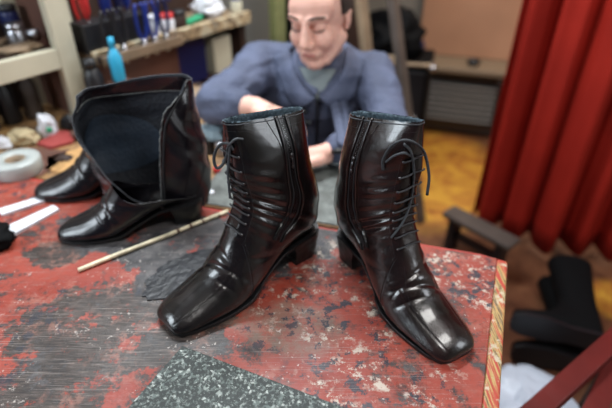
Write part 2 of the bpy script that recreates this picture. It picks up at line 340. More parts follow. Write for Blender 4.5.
# ------------------------------------------------------------------ boots
class Surf:
    """side profile rings (cm): u, top point x z, bottom point x z, half width; v runs round from the front line"""
    def __init__(s, keys, sgn=1, lean=0.0, k=.5, crease=True, seed=1, fac=True, twist=0.0, splay=0.0, slide=0.0, amp=1.0):
        s.twist = twist; s.splay = splay; s.slide = slide; s.amp = amp
        K = np.array(keys, float); s.K = K; s.sgn = sgn; s.lean = lean; s.kk = k; s.crease = crease; s.seed = seed; s.fac = fac
        s.u = K[:, 0]
    def key(s, u):
        u = np.clip(np.asarray(u, float), 0, s.u[-1]); i = np.clip(np.searchsorted(s.u, u, 'right')-1, 0, len(s.u)-2)
        K = s.K; h = (s.u[i+1]-s.u[i])[..., None]; t = ((u-s.u[i])[..., None])/h
        def slope(j):
            a = np.clip(j-1, 0, len(s.u)-1); b = np.clip(j+1, 0, len(s.u)-1)
            return (K[b, 1:]-K[a, 1:])/(s.u[b]-s.u[a])[..., None]
        p0 = K[i, 1:]; p1 = K[i+1, 1:]; m0 = slope(i)*h; m1 = slope(i+1)*h
        return (2*t**3-3*t**2+1)*p0+(t**3-2*t**2+t)*m0+(-2*t**3+3*t**2)*p1+(t**3-t**2)*m1
    def base(s, u, v):
        u = np.asarray(u, float)*1.0; v = np.asarray(v, float)
        q = s.key(u); T = q[..., 0:2]; B = q[..., 2:4]; W = q[..., 4]
        c = np.cos(2*PI*v); sn = np.sin(2*PI*v)
        n = 2.02+.3*np.clip((u-.5)/.2, 0, 1)
        cc = np.sign(c)*np.abs(c)**(2/n); ss = np.sign(sn)*np.abs(sn)**(2/n)
        k = s.kk*np.clip((.56-u)/.25, 0, 1)
        cc = cc-k*(1-cc**2)
        P = (T+B)/2+(T-B)/2*cc[..., None]
        y = W*ss
        y = y+s.lean*np.exp(-((u-.12)/.16)**2)
        k = np.clip((u-.55)/.42, 0, 1); a = s.twist*k*k*(3-2*k); x = P[..., 0]-7.5
        ks = k*k*(3-2*k); return np.stack([x*np.cos(a)-y*np.sin(a)+7.5+s.slide*ks, x*np.sin(a)+y*np.cos(a)+s.splay*ks, P[..., 1]], -1)
    def disp(s, u, v):
        vv = np.abs(((v+.5) % 1)-.5)           # distance from the front line, 0..0.5
        D = np.zeros(np.broadcast(u, v).shape)
        if s.fac:
            D += .13*(1/(1+np.exp(-(vv-.030)/.004)))*(1/(1+np.exp((vv-.098)/.004)))*(1/(1+np.exp(-(u-.47)/.006)))*(1/(1+np.exp((u-.955)/.008)))
            D -= .10*np.exp(-((vv-.0)/.02)**2)*(1/(1+np.exp(-(u-.48)/.01)))
        if s.crease:
            # folds pulled out from the laces
            ph = s.seed*1.3
            A_ = s.amp; rows = np.cos((u*1.0-.5)/.048*2*PI+4*(vv-.1)*np.sin(ph))
            D += .21*A_*rows*np.exp(-((vv-.155)/.07)**2)*np.exp(-((u-.70)/.13)**2)*(.75+.25*np.sin(u*37+ph))
            D += .07*A_*np.sin((u-.5)/.071*2*PI+9*vv+ph)*np.exp(-((vv-.36)/.09)**2)*np.exp(-((u-.70)/.10)**2)
            sv = ((v+.5) % 1)-.5
            D -= .22*np.exp(-((u-.330-.25*sv)/.012)**2)*np.exp(-(vv/.19)**4)
            D -= .17*np.exp(-((u-.385+.22*sv)/.012)**2)*np.exp(-(vv/.20)**4)
            D += .12*np.exp(-((u-.357)/.016)**2)*np.exp(-(vv/.20)**4)
            D -= .12*np.exp(-((u-.275-.2*np.abs(sv))/.010)**2)*np.exp(-((vv-.09)/.07)**2)
            D -= .14*np.exp(-((u-.46-.5*(vv-.2))/.014)**2)*np.exp(-((vv-.22)/.09)**2)
            # soft slack in the shaft
            D += .11*A_*np.sin(u*23+v*11+ph)*np.exp(-((u-.86)/.12)**2)+.07*A_*np.sin(u*41-v*17+ph)*np.clip((u-.55)*4, 0, 1)
            # apron and toe cap seams pressed in
            D -= .07*np.exp(-((vv-.105)/.005)**2)*(1/(1+np.exp(-(u-.05)/.01)))*(1/(1+np.exp((u-.44)/.01)))
        return D
    def pt(s, u, v, off=0.0):
        u = np.asarray(u, float); v = np.asarray(v, float); u, v = np.broadcast_arrays(u, v)
        e = 1e-3
        p = s.base(u, v); pu = s.base(np.clip(u+e, 0, 1), v)-s.base(np.clip(u-e, 0, 1), v); pv = s.base(u, v+e)-s.base(u, v-e)
        n = np.cross(pu, pv); l = np.linalg.norm(n, axis=-1, keepdims=True); n = n/np.maximum(l, 1e-9)
        ctr = s.base(u, v*0+0)*.5+s.base(u, v*0+.5)*.5
        sg = np.sign(np.sum(n*(p-ctr), -1, keepdims=True)); n = n*np.where(sg == 0, 1, sg)
        p = p+n*(s.disp(u, v)*np.clip(u/.03, 0, 1)+off)[..., None]
        p = p*.01; p[..., 1] *= s.sgn
        return p
    def line(s, uv, off=.05, n=60):
        q = np.array(spline(uv, n)); return s.pt(q[:, 0], q[:, 1], off)

def grid_mesh(P, closed=True, cap0=False, cap1=False, flip=False):
    nu, nv = P.shape[:2]; v = P.reshape(-1, 3); f = []
    for i in range(nu-1):
        for j in range(nv if closed else nv-1):
            q = (i*nv+j, i*nv+(j+1) % nv, (i+1)*nv+(j+1) % nv, (i+1)*nv+j)
            f.append(q[::-1] if flip else q)
    if cap0: f.append(tuple(range(nv)))
    if cap1: f.append(tuple((nu-1)*nv+j for j in range(nv-1, -1, -1)))
    return v, f

def stitch_line(mb, srf, uv, n=70, off=.035, r=.00030):
    L = srf.line(uv, off, n*2)
    for i in range(0, len(L)-1, 2): mb.tube([L[i], L[i]*.35+L[i+1]*.65], r, 5)

KEYS = [(0, 31.2, 1.4, 31.2, 1.15, 1.5), (.02, 30.9, 2.05, 30.9, .8, 2.7), (.05, 30.1, 2.75, 30.0, .6, 3.6), (.10, 28.4, 3.5, 28.1, .55, 4.3),
        (.18, 25.6, 4.5, 25.0, .55, 4.85), (.26, 23.2, 5.7, 21.8, .6, 5.2), (.34, 21.0, 7.5, 18.4, .9, 5.2), (.42, 18.9, 9.9, 14.0, 2.5, 4.9),
        (.50, 17.4, 12.5, 9.2, 4.3, 4.5), (.57, 16.3, 14.8, 4.2, 5.1, 4.25), (.63, 15.8, 16.4, .9, 5.6, 4.1), (.69, 15.7, 18.0, -.2, 8.2, 4.2),
        (.76, 15.8, 20.4, .0, 13.4, 4.3), (.84, 16.0, 23.7, 1.5, 18.8, 4.2), (.92, 16.1, 27.6, 2.4, 24.6, 3.3), (1.0, 16.2, 31.2, 2.7, 30.0, 1.4)]
ROUND = {0: .6, .02: 1.7, .05: 2.7, .10: 3.7}
RKEYS = [tuple(k[:5])+(ROUND.get(k[0], k[5]),) for k in KEYS]

def sole_parts(srf, root, m, size=1.0, rnd=False):
    n_before = set(bpy.data.objects)
    K = np.array(RKEYS if rnd else KEYS, float)
    # outline as a closed plan polygon around the foot
    xs = np.linspace(-.55, 30.9, 64)
    kb = K[K[:, 0] <= .63]; o = np.argsort(kb[:, 3]); xb = kb[o, 3]; zb = kb[o, 4]; wb = kb[o, 5]
    zt = np.interp(xs, xb, zb)
    wt = np.interp(xs, xb, wb)
    wt = np.where(xs < 5.5, 3.8, wt); wt = np.where((xs >= 5.5) & (xs < 15.5), np.interp(xs, [5.5, 10, 15.5], [3.8, 3.5, 4.7]), wt)
    ws = wt*np.interp(xs, [-1, 14, 18, 31], [.84, .82, .95, .95])+.25
    ws = np.where(xs < 3.6, np.minimum(ws, 3.6*np.sqrt(np.clip(1-((3.6-xs)/4.16)**2, 0.0001, 1))), ws)
    ws = np.where(xs > 29.3, np.minimum(ws, 2.0+1.75*np.sqrt(np.clip(1-((xs-29.3)/1.61)**2, 0, 1))), ws)
    lean = srf.lean*np.exp(-((30.6-xs)/6)**2)
    th = np.interp(xs, [0, 7, 12, 16, 31], [.5, .45, .5, .7, .75])
    zt = np.where(xs < 6, np.interp(xs, [-.4, 6], [5.35, 4.85]), zt)
    from_ = zt+.14
    rings = []
    for i in range(len(xs)):
        w_, z1, z0 = ws[i], from_[i], from_[i]-th[i]
        z0 = max(z0, .02) if xs[i] > 10 else z0
        sec = [(-w_+.06, z1), (w_-.06, z1), (w_, z1-.08), (w_-.02, (z0+z1)/2), (w_, z0+.1), (w_-.1, z0), (-w_+.1, z0), (-w_, z0+.1), (-w_+.02, (z0+z1)/2), (-w_, z1-.08)]
        rings.append([(xs[i], (y+lean[i])*srf.sgn, z) for y, z in sec])
    P = np.array(rings)*.01
    v, f = grid_mesh(P, True, True, True)
    o = mesh('sole', v, f, M['sole'], root); fix_normals(o); auto(o, 50)
    # heel block
    rings = []
    for t_ in np.linspace(0, 1, 9):
        z = 4.85*(1-t_); x0 = -.45+.7*t_; x1 = 7.4-.9*t_**.7-.4*math.sin(PI*t_); wd = 3.5-.45*t_**.8
        pts = []
        for a in np.linspace(-PI/2, PI/2, 17): pts.append((x0+2.8-2.8*math.cos(a), wd*math.sin(a), z+.3*(1-t_)*(1-math.cos(a))*.5))
        pts += [(x1, wd*.93, z-.02), (x1-.25, 0, z-.02), (x1, -wd*.93, z-.02)]
        rings.append([(x, y*srf.sgn, max(zz, 0.45)) for x, y, zz in pts])
    v, f = grid_mesh(np.array(rings)*.01, True, True, True)
    h = mesh('heel', v, f, M['sole'], root); fix_normals(h); auto(h, 50)
    # rubber top piece
    a = np.array(rings[-1]); b = a.copy(); b[:, 2] = 0.0; a[:, 2] = .45
    v, f = grid_mesh(np.array([a, b])*.01, True, True, True)
    hp = mesh('heel_tip', v, f, M['black'], h); fix_normals(hp); auto(hp, 50)
    for o_ in set(bpy.data.objects)-n_before:
        if size != 1: o_.data.transform(Matrix.Scale(size, 4))

def make_upper(srf, root, m, u1=1.0, nu=230, nv=150, name='upper'):
    U, V = np.meshgrid(np.linspace(0, u1, nu), np.arange(nv)/nv, indexing='ij')
    P = srf.pt(U, V); v, f = grid_mesh(P, True, True, False)
    o = mesh(name, v, f, m, root); return fix_normals(o)

def bow_tube(name, pts, m, root, r=.0026, n=50, seg=7):
    mb = MB(); mb.tube(spline(pts, n), r, seg, flat=.7); return mb.build(name, m, root, True)

def ankle_boot(label, loc, rz, sgn, lm, seed, bow, group=None, tilt=0.0, twist=0.0, splay=0.0, slide=0.0, size=1.0, zs=1.0, dz=(0, 0)):
    root = thing('ankle_boot', label, 'boot', loc, rz, group); root.rotation_euler = (0, tilt, rz)
    def key_(k):     # taller or lower shaft than the pattern
        g = max(0, (k[0]-.6)/.4); zf = 1+(zs-1)*g
        return (k[0], k[1]*size, k[2]*size*zf+dz[0]*g, k[3]*size, k[4]*size*zf+dz[1]*g, k[5]*size)
    s = Surf([key_(k) for k in KEYS], sgn, lean=-.35, seed=seed, twist=twist, splay=splay, slide=slide, amp=1.5)
    up = make_upper(s, root, lm)
    # lining: inner skin with a fleece collar
    V = np.arange(110)/110
    def inner(u, off): 
        p = s.pt(np.full(110, u), V, off); return p
    rings = [inner(.998, .02), inner(1.0, -.06), inner(.995, -.28), inner(.97, -.40), inner(.93, -.42), inner(.88, -.40), inner(.80, -.35)]
    P = np.array(rings); jit = rs.normal(0, .0007, P.shape); jit[0] *= .3; P = P+jit
    v, f = grid_mesh(P, True, False, True)
    mesh('fleece_lining', v, f, M['fleece'], root)
    # top binding
    mb = MB(); L = s.pt(np.full(90, .992), np.arange(91)[:90]/90, .05); L = np.vstack([L, L[:1]])
    mb.tube(L, .0009, 6, cap=False); mb.build('top_binding', M['rim'], root, True)
    sole_parts(s, root, lm, size)
    # zip on the inner side
    zl = [(1.0, .285), (.93, .285), (.85, .275), (.76, .262), (.68, .245), (.60, .235), (.535, .240)]
    Z = np.array(spline(zl, 90)); mb = MB()
    a = s.pt(Z[:, 0], Z[:, 1]-.012, .03); b = s.pt(Z[:, 0], Z[:, 1]+.012, .03); c = s.pt(Z[:, 0], Z[:, 1], -.05)
    v, f = grid_mesh(np.stack([a, c, b], 1), False); zt = mesh('zip', v, f, M['zip_tape'], root)
    for dv in (-.020, .020):
        mb = MB(); mb.tube(s.pt(Z[:, 0], Z[:, 1]+dv, .10), .0021, 8); mb.build('zip_piping', lm, zt, True)
    mb = MB()
    for i in range(86): 
        u_ = 1-.455*i/86; vv = np.interp(u_, [p[0] for p in zl][::-1], [p[1] for p in zl][::-1])
        p = s.pt(u_, vv+(.0022 if i % 2 else -.0022), .03); mb.box(p, (.0011, .0011, .0012))
    mb.build('zip_teeth', M['zip_metal'], zt)
    # open v of the zip at the top and the slider
    pu = .895; p = s.pt(pu, .281, .16); q = s.pt(pu-.03, .277, .22); mb = MB()
    mb.box(p, (.006, .004, .008), bev=.001); mb.tube([p, (p+q)/2+[0, .001*sgn, 0], q], .0012, 6); mb.ball(q, (.0024, .0016, .0032), 10)
    mb.build('zip_slider', M['zip_metal'], zt, True)
    for dv in (-.05, .045):
        mb = MB(); L = s.line([(1.0, .285+dv), (.96, .286+dv*.75), (.91, .283+dv*.55), (.82, .270+dv*.5), (.70, .248+dv*.5), (.60, .238+dv*.55)], .03, 60); mb.tube(L, .0006, 6); mb.build('seam', lm, up, True)
    # seams and stitching
    def stitches(uv, n): q_ = MB(); stitch_line(q_, s, uv, n); q_.build('stitching', M['thread'], up)
    for sd in (1, -1):
        stitches([(.06, sd*.10), (.20, sd*.10), (.32, sd*.085), (.42, sd*.055)], 46)
        stitches([(.46, sd*.095), (.40, sd*.17), (.36, sd*.26), (.345, sd*.34)], 34)
        stitches([(.465, sd*.085), (.405, sd*.165), (.365, sd*.255), (.35, sd*.335)], 34)
        stitches([(.95, sd*.093), (.80, sd*.093), (.60, sd*.093), (.47, sd*.092)], 70)
        stitches([(.80, sd*.47), (.72, sd*.41), (.62, sd*.385), (.55, sd*.40)], 36)
        stitches([(.97, sd*.02), (.97, sd*.12), (.972, sd*.25), (.972, sd*.40), (.972, sd*.49)], 60)
        mb = MB(); mb.tube(s.line([(.47, sd*.10), (.405, sd*.18), (.365, sd*.27), (.35, sd*.35)], .02, 50), .0007, 6); mb.build('seam', lm, up, True)
    stitches([(.06, -.10), (.055, 0), (.06, .10)], 20)
    mb = MB(); mb.tube(s.line([(.85, .5), (.80, .455), (.72, .40), (.62, .375), (.555, .385)], .04, 60), .0009, 6); mb.build('seam', lm, up, True)
    # laces: bars, crosses, eyelets
    us = [.50+.048*i for i in range(9)]
    for i, u_ in enumerate(us):
        vw = .070+.010*(i/8)
        for sd in (1, -1): 
            p = s.pt(u_, sd*vw, .15); ey = MB(); ey.tube([p, s.pt(u_, sd*vw, .21)], .0022, 10); ey.build('eyelet', M['zip_metal'], root, True)
        mb = MB()
        mb.tube(s.line([(u_, -vw), (u_+.003, -vw*.5), (u_+.004, 0), (u_+.003, vw*.5), (u_, vw)], .30, 14), .0018, 7, flat=.7)
        mb.build('lace', M['lace'], root, True)
    for pts in bow(s, root, up): bow_tube('lace_end', pts, M['lace_grey'], root)
    return root

# ------------------------------------------------------------------ placing helpers: a point seen at pixel (x, y) on the plane z, or at distance Y
CAMH = 1.352; TH = R(33.7); FPX = 480.0
def ray(x, y):
    F = Vector((0, math.cos(TH), -math.sin(TH))); U = Vector((0, math.sin(TH), math.cos(TH)))
    return F+Vector((1, 0, 0))*((x-306)/FPX)+U*((204-y)/FPX)
def on(x, y, z=TZ): d = ray(x, y); return Vector((0, 0, CAMH))+d*((z-CAMH)/d.z)
def atY(x, y, Y): d = ray(x, y); return Vector((0, 0, CAMH))+d*(Y/d.y)

# ------------------------------------------------------------------ red work table
E1 = on(497, 258); E2 = on(482, 408)          # inner line of the edge trim
O1 = on(508, 261); O2 = on(500, 408)
dE = (E1-E2).normalized()
fl = (on(425, 247)-O1).normalized()           # along the far edge
near = -.10
def ext(p, d, Y): return p+d*((Y-p.y)/d.y)
A = E1; B = ext(E1, dE, near); A2 = O1; B2 = ext(O1, (O1-O2).normalized(), near)
FL = O1+fl*1.75
tb = thing('work_table', 'worn red painted work table with dark scuffs and paint spatters', 'table', (0, .4, 0))
def loc_(pts, o): return [(p[0]-o.location.x, p[1]-o.location.y) for p in pts]
far_in = E1+fl*1.72
mb = MB(); mb.prism(loc_([B, E1, far_in, far_in+(B-E1)], tb), TZ-.032, TZ)
top = mb.build('table_top', M['table'], tb); bv = top.modifiers.new('b', 'BEVEL'); bv.width = .0015
mb = MB(); mb.prism(loc_([B2, A2, A, B], tb), TZ-.036, TZ-.001)
ed = mb.build('edge_trim', M['edge'], tb); bv = ed.modifiers.new('b', 'BEVEL'); bv.width = .004; bv.segments = 3
o = MB(); o.prism(loc_([E1+Vector((.001, 0, 0)), O1+Vector((0, .001, 0)), O1+fl*.05+Vector((0, .012, 0)), far_in+Vector((0, .012, 0)), far_in], tb), TZ-.034, TZ-.003)
o.build('far_trim', M['red_side'], tb)
for i, (u_, v_) in enumerate(((.06, .06), (.06, .75), (1.60, .06), (1.60, .75))):
    p = E1+fl*u_-dE*v_
    mb = MB(); mb.box((p.x, p.y-.4, (TZ-.036)/2), (.055, .055, TZ-.036), (0, 0, math.atan2(fl.y, fl.x))); mb.build('leg', M['red_side'], tb)
ang = math.atan2(fl.y, fl.x)
for p, q in ((E1+fl*.08-dE*.06, E1+fl*1.58-dE*.06), (E1+fl*.08-dE*.75, E1+fl*1.58-dE*.75)):
    c = (p+q)/2; mb = MB(); mb.box((c.x, c.y-.4, TZ-.085), ((q-p).length, .02, .09), (0, 0, ang)); mb.build('apron', M['red_side'], tb)

# ------------------------------------------------------------------ the polished pair
from mathutils.bvhtree import BVHTree
def laid(s, root, up, px):
    # lace run over the boot: touch the leather where there is leather, hang free beside it
    bpy.context.view_layer.update(); inv = root.matrix_world.inverted()
    bvh = BVHTree.FromObject(up, bpy.context.evaluated_depsgraph_get())
    ya = (root.matrix_world @ Vector(s.pt(.885, 0, .35))).y; o_ = inv @ Vector((0, 0, CAMH)); out = []
    for x, y, off in px:
        t_ = inv @ atY(x, y, ya); d = (t_-o_).normalized(); h_ = bvh.ray_cast(o_, d)
        q = h_[0] if h_[0] is not None and (h_[0]-t_).length < .05 else t_
        out.append(q-d*off)
    return out
def bow_left(s, root, up):
    L = lambda *a: laid(s, root, up, a)
    return [L((233, 150, .004), (229, 144, .008), (222, 144, .008), (216, 150, .006), (214, 160, .004), (217, 168, .004), (223, 164, .004), (227, 154, .004), (229, 147, .006)),
            L((230, 146, .008), (229, 158, .008), (228, 172, .006), (229, 186, .005), (230, 198, .005)),
            L((243, 139, .005), (236, 139, .008), (230, 144, .009), (227, 149, .008))]
def bow_right(s, root, up):
    L = lambda *a: laid(s, root, up, a)
    return [L((383, 170, .004), (383, 161, .008), (388, 150, .012), (396, 143, .016), (405, 140, .018), (415, 143, .014), (423, 150, .006), (427, 162, .004), (429, 178, .004), (427, 195, .004)),
            L((404, 144, .012), (411, 152, .009), (414, 168, .007), (413, 186, .006), (410, 204, .006), (403, 222, .006), (391, 238, .005)),
            L((386, 162, .006), (394, 156, .007), (404, 153, .008), (411, 156, .007))]
def place_boot(heel, toe): d = Vector(toe)-Vector(heel); return math.atan2(d.y, d.x)
hL = on(311, 243); tL = on(166, 330); hR = on(346, 246); tR = on(459, 361)
sL = (tL-hL).length/.312; sR = (tR-hR).length/.312
LB = ankle_boot('polished black lace-up boot on the left, toe pointing to the left front corner', hL, place_boot(hL, tL), 1, M['leather'], 1, bow_left, 'polished pair of ankle boots', twist=R(-8), splay=.3, slide=.3, size=sL, zs=.955)
RB = ankle_boot('polished dark boot on the right with brown sheen, toe near the table edge', hR, place_boot(hR, tR), -1, M['leather_brown'], 2, bow_right, 'polished pair of ankle boots', twist=R(-13), splay=1.3, slide=-.5, size=sR, zs=1.0, dz=(1.2, -.6))

# ------------------------------------------------------------------ the room shell (its walls run about 18 degrees off the camera's axis)
ra = R(-18)
RX = Vector((math.cos(ra), math.sin(ra), 0)); RY = Vector((-math.sin(ra), math.cos(ra), 0))
def slab(name, p, q, z0, z1, th, m, side=1, kind='structure'):
    p = Vector((p[0], p[1], 0)); q = Vector((q[0], q[1], 0)); d = (q-p).normalized(); n = Vector((-d.y, d.x, 0))*side*th
    mb = MB(); mb.prism([p, q, q+n, p+n], z0, z1); o = fix_normals(mb.build(name, m)); o['kind'] = kind; return o
BW = Vector((.95, 3.12, 0))                   # a point of the back wall, behind the heater
bL = BW-RX*2.25; bR = BW+RX*1.9
wl = Vector((math.sin(R(36)), math.cos(R(36)), 0))
lw0 = Vector((-1.62, .25, 0)); 
mb = MB(); mb.box((.2, 1.2, -.05), (7.5, 6.5, .1)); fl_ = mb.build('floor', M['floor']); fl_['kind'] = 'structure'
mb = MB(); mb.box((.2, 1.2, 2.65), (7.5, 6.5, .1)); o = mb.build('ceiling', M['ceil']); o['kind'] = 'structure'
slab('wall_back', (.298, 3.331), (bR+RX*1.0)[:2], 0, 2.6, .1, M['wall'], 1)
slab('wall_left', (-2.777, -.9), (.298, 3.331), 0, 2.6, .1, M['wall'], 1)
slab('wall_right', (bR.x-.3, bR.y+.25), (bR.x-.3-RY.x*5, bR.y+.25-RY.y*5), 0, 2.6, .1, M['wall'], 1)
# ------------------------------------------------------------------ curtain
cb = [on(479, 214, .02), on(545, 247, .02), on(612, 250, .02)+Vector((.1, -.02, 0)), Vector((2.0, 1.62, .02))]
P0 = Vector((.785, 1.89, .03)); P1 = Vector((1.02, 1.68, .03)); P2 = Vector((1.34, 1.60, .03)); P3 = Vector((1.85, 1.52, .03))
path = [Vector(p) for p in spline([P0, P1, P2, P3], 260)]
rows = []
for j, z in enumerate(np.linspace(.03, 2.55, 26)):
    row = []
    for i, p in enumerate(path):
        s_ = i/259; t_ = (path[min(i+1, 259)]-path[max(i-1, 0)]).normalized(); n = Vector((-t_.y, t_.x, 0))
        ph = s_*2*PI*7.5+.9*math.sin(s_*9)+.10*math.sin(z*1.3+s_*5)
        a = .040+.014*math.sin(s_*21)
        wv = math.copysign(abs(math.sin(ph))**.8, math.sin(ph))*a+.010*math.sin(2.3*ph+1)
        row.append(p+n*wv*(1.0-.25*z/2.5)+t_*.012*math.cos(ph)+Vector((0, 0, z-p.z+(.012*math.sin(ph) if j == 0 else 0))))
    rows.append(row)
v, f = grid_mesh(np.array([[list(q) for q in r_] for r_ in rows]), False)
cu = thing('curtain', 'deep red pleated curtain hanging down to the floor on the right', 'curtain', (1.3, 1.65, 0))
o = mesh('drape', [(p[0]-1.3, p[1]-1.65, p[2]) for p in v], f, M['curtain'], cu); sm = o.modifiers.new('s', 'SOLIDIFY'); sm.thickness = .004
mb = MB(); mb.tube([(P0.x-1.4, P0.y-1.55, 2.57), (P3.x-1.3+.1, P3.y-1.65, 2.57)], .014, 12); mb.build('curtain_rod', M['metal'], cu, True)
# ------------------------------------------------------------------ heater
hc = on(408, 130, 0); hb = thing('gas_heater', 'low dark room heater with slatted grille and pale brown top', 'heater', (.93, 2.86, 0), ra)
mb = MB(); mb.box((0, .12, .205), (.60, .26, .37), bev=.01); mb.build('heater_body', M['heater'], hb)
mb = MB(); mb.box((0, .10, .425), (.66, .33, .035), bev=.008); mb.build('heater_top', M['heater_top'], hb)
mb = MB(); mb.box((0, -.018, .22), (.50, .02, .26), bev=.004); gr = mb.build('grille', M['black'], hb)
for i in range(7):
    mb = MB(); mb.box((0, -.034, .115+.036*i), (.47, .018, .012), (R(25), 0, 0), bev=.002); mb.build('grille_slat', M['grille'], gr)
for sx in (-1, 1):
    mb = MB(); mb.box((sx*.27, .02, .012), (.04, .05, .024)); mb.build('foot', M['black'], hb)
    mb = MB(); mb.box((sx*.27, .22, .012), (.04, .05, .024)); mb.build('foot', M['black'], hb)
mb = MB(); mb.tube([(.24, -.01, .375), (.24, -.035, .375)], .014, 14); mb.build('knob', M['grille'], hb, True)
# peach board above
p0 = Vector((.93, 2.86, 0))+RX*(-.28)+RY*.20; 
pb = MB(); pb.prism([(0, -.02), (1.05, -.02), (1.05, .0), (0, .0)], 0, 1.15); o = pb.build('leaning_board', M['peach']); o.location = (p0.x, p0.y, .445); o.rotation_euler = (R(-1.5), 0, ra)
bv = o.modifiers.new('b', 'BEVEL'); bv.width = .002
tag(o, 'large peach brown board standing on the heater top against the wall', 'board')
# spray bottle and cap on the heater
hz = .4425
def bottle(name, label, x, y, z, m, prof, trig=False, cap=None):
    r = thing(name, label, 'bottle', (x, y, z)); mb = MB(); mb.lathe(prof); mb.build('body', m, r, True)
    h = prof[-1][1]
    if trig:
        mb = MB(); mb.box((0, 0, h+.02), (.03, .03, .04), bev=.004); mb.box((-.03, 0, h+.045), (.10, .025, .022), bev=.004); mb.tube([(-.03, 0, h+.04), (-.045, 0, h+.005)], .005, 8); mb.build('spray_head', M['black'], r)
    elif cap:
        mb = MB(); mb.lathe([(.0, h-.001), (prof[-1][0]+.003, h), (prof[-1][0]+.002, h+.025), (0, h+.026)]); mb.build('cap', cap, r, True)
    return r
q = Vector((.93, 2.86, 0))+RX*(-.27)+RY*.06
bottle('spray_bottle', 'blue spray bottle with black head on the heater top', q.x, q.y, hz, M['navy'], [(0, 0), (.038, 0), (.042, .01), (.042, .075), (.036, .10), (.016, .12), (.016, .13)], trig=True)
q = Vector((.93, 2.86, 0))+RX*(.07)+RY*.04
mb = MB(); mb.lathe([(0, 0), (.034, 0), (.038, .03), (.036, .03), (.03, .006), (0, .006)], seg=20); o = mb.build('small_dish', M['black'], None, True); o.location = (q.x, q.y, hz); tag(o, 'small black dish near the middle of the heater top', 'dish')

# ------------------------------------------------------------------ things on the floor at the right
pk = thing('low_bench', 'low grey brown wooden plank bench on black legs in front of the red curtain', 'bench', (.71, 1.58, 0), R(-50))
mb = MB(); mb.box((0, 0, .185), (.31, .085, .022), bev=.003); mb.build('plank', M['greyw'], pk)
for sx in (-1, 1):
    mb = MB(); mb.box((sx*.11, 0, .0875), (.03, .07, .173), bev=.003); mb.build('leg', M['black'], pk)
mb = MB(); mb.box((0, 0, .09), (.20, .02, .03)); mb.build('stretcher', M['black'], pk)
# fallen tall black boots
def floor_boot(label, loc, rot, L=.36):
    r = thing('tall_boot', label, 'boot', loc, rot, 'black boots heaped on the floor')
    s = Surf(FKEYS, 1, crease=True, seed=loc[0]*9, fac=False)
    U, V = np.meshgrid(np.linspace(0, 1, 70), np.arange(44)/44, indexing='ij'); v, f = grid_mesh(s.pt(U, V), True, True, True)
    fix_normals(mesh('upper', v, f, M['blackfab'], r))
    mb = MB(); pts = [(-.5, 3.3), (10, 3.2), (17, 4.6), (24, 4.4), (27, 3), (27.6, 0), (27, -3), (24, -4.4), (17, -4.6), (10, -3.2), (-.5, -3.3)]
    mb.prism([(a*.01, b*.01) for a, b in pts], -.006, .006); fix_normals(mb.build('sole', M['black'], r))
    return r
FKEYS = [(0, 27.2, 1.4, 27.2, 1.0, 2.2), (.03, 27.0, 3.2, 27.0, .5, 3.2), (.14, 24, 4.6, 24, .5, 4.2), (.28, 19, 6.5, 18, .5, 4.6), (.42, 14.5, 10, 9, .5, 4.0), (.54, 12.5, 14, 2, .6, 3.8), (.62, 12, 17, 0, 4, 3.9), (.75, 12.5, 24, .5, 16, 4.4), (1, 14, 38, -1, 38, 5.2)]
floor_boot('black tall boot lying lowest in the heap, beside the white bag', (.95, .99, .056), (R(90), 0, R(166)))
floor_boot('black tall boot lying on top of the heap', (.92, .99, .176), (R(93), 0, R(160)))
floor_boot('black tall boot of the heap farthest to the right', (1.14, .84, .056), (R(-90), 0, R(-10)))
# crumpled white bag
bm = bmesh.new(); bmesh.ops.create_icosphere(bm, subdivisions=5, radius=1)
for q in bm.verts:
    n = noise.noise(q.co*1.6)*.25+noise.noise(q.co*4+Vector((3, 0, 0)))*.12+abs(noise.noise(q.co*9))*.05
    q.co = q.co*(1+n); q.co = Vector((q.co.x*.13, q.co.y*.16, q.co.z*.075+.075)); q.co.z = max(q.co.z, 0)
me = bpy.data.meshes.new('plastic_bag'); bm.to_mesh(me); bm.free(); me.materials.append(M['bag'])
for q in me.polygons: q.use_smooth = True
o = bpy.data.objects.new('plastic_bag', me); C.objects.link(o); o.location = (.665, .80, 0); tag(o, 'crumpled white plastic bag on the floor under the table corner', 'bag')
# red chair
ch = thing('folding_stool', 'dark red wooden folding stool with crossed legs at the bottom right corner', 'stool', (.86, .66, 0))
def bar(name, p, q, wd, th, m, par, up=(0, 0, 1)):
    p = Vector(p); q = Vector(q); d = q-p; mb = MB(); mb.box((0, 0, 0), (d.length, wd, th), bev=.003)
    o = mb.build(name, m, par); o.location = (p+q)/2; o.rotation_mode = 'QUATERNION'; o.rotation_quaternion = d.to_track_quat('X', 'Z'); return o
b0 = on(512, 434, .42)-ch.location; b1 = on(646, 312, .42)-ch.location; c0 = on(583, 434, .39)-ch.location; c1 = on(634, 326, .39)-ch.location
bar('seat_rail', b0, b1, .045, .035, M['redwood'], ch)
off = Vector((.30, -.05, 0))
bar('seat_rail', b0+off, b1+off, .035, .03, M['redwood'], ch)
bar('cross_bar', c0, c1, .045, .03, M['redwood'], ch)
for a_, z_ in ((b0, -.42), (b1, -.42)):
    for k in (Vector((0, 0, 0)), off):
        q = (b0 if a_ is b1 else b1)+k; tgt = Vector((a_.x*.75+q.x*.25+k.x, a_.y*.75+q.y*.25, -ch.location.z))
        bar('leg', a_+k+Vector((0, 0, -.012)), Vector((tgt.x, tgt.y, .012)), .03, .022, M['darkwood'], ch)

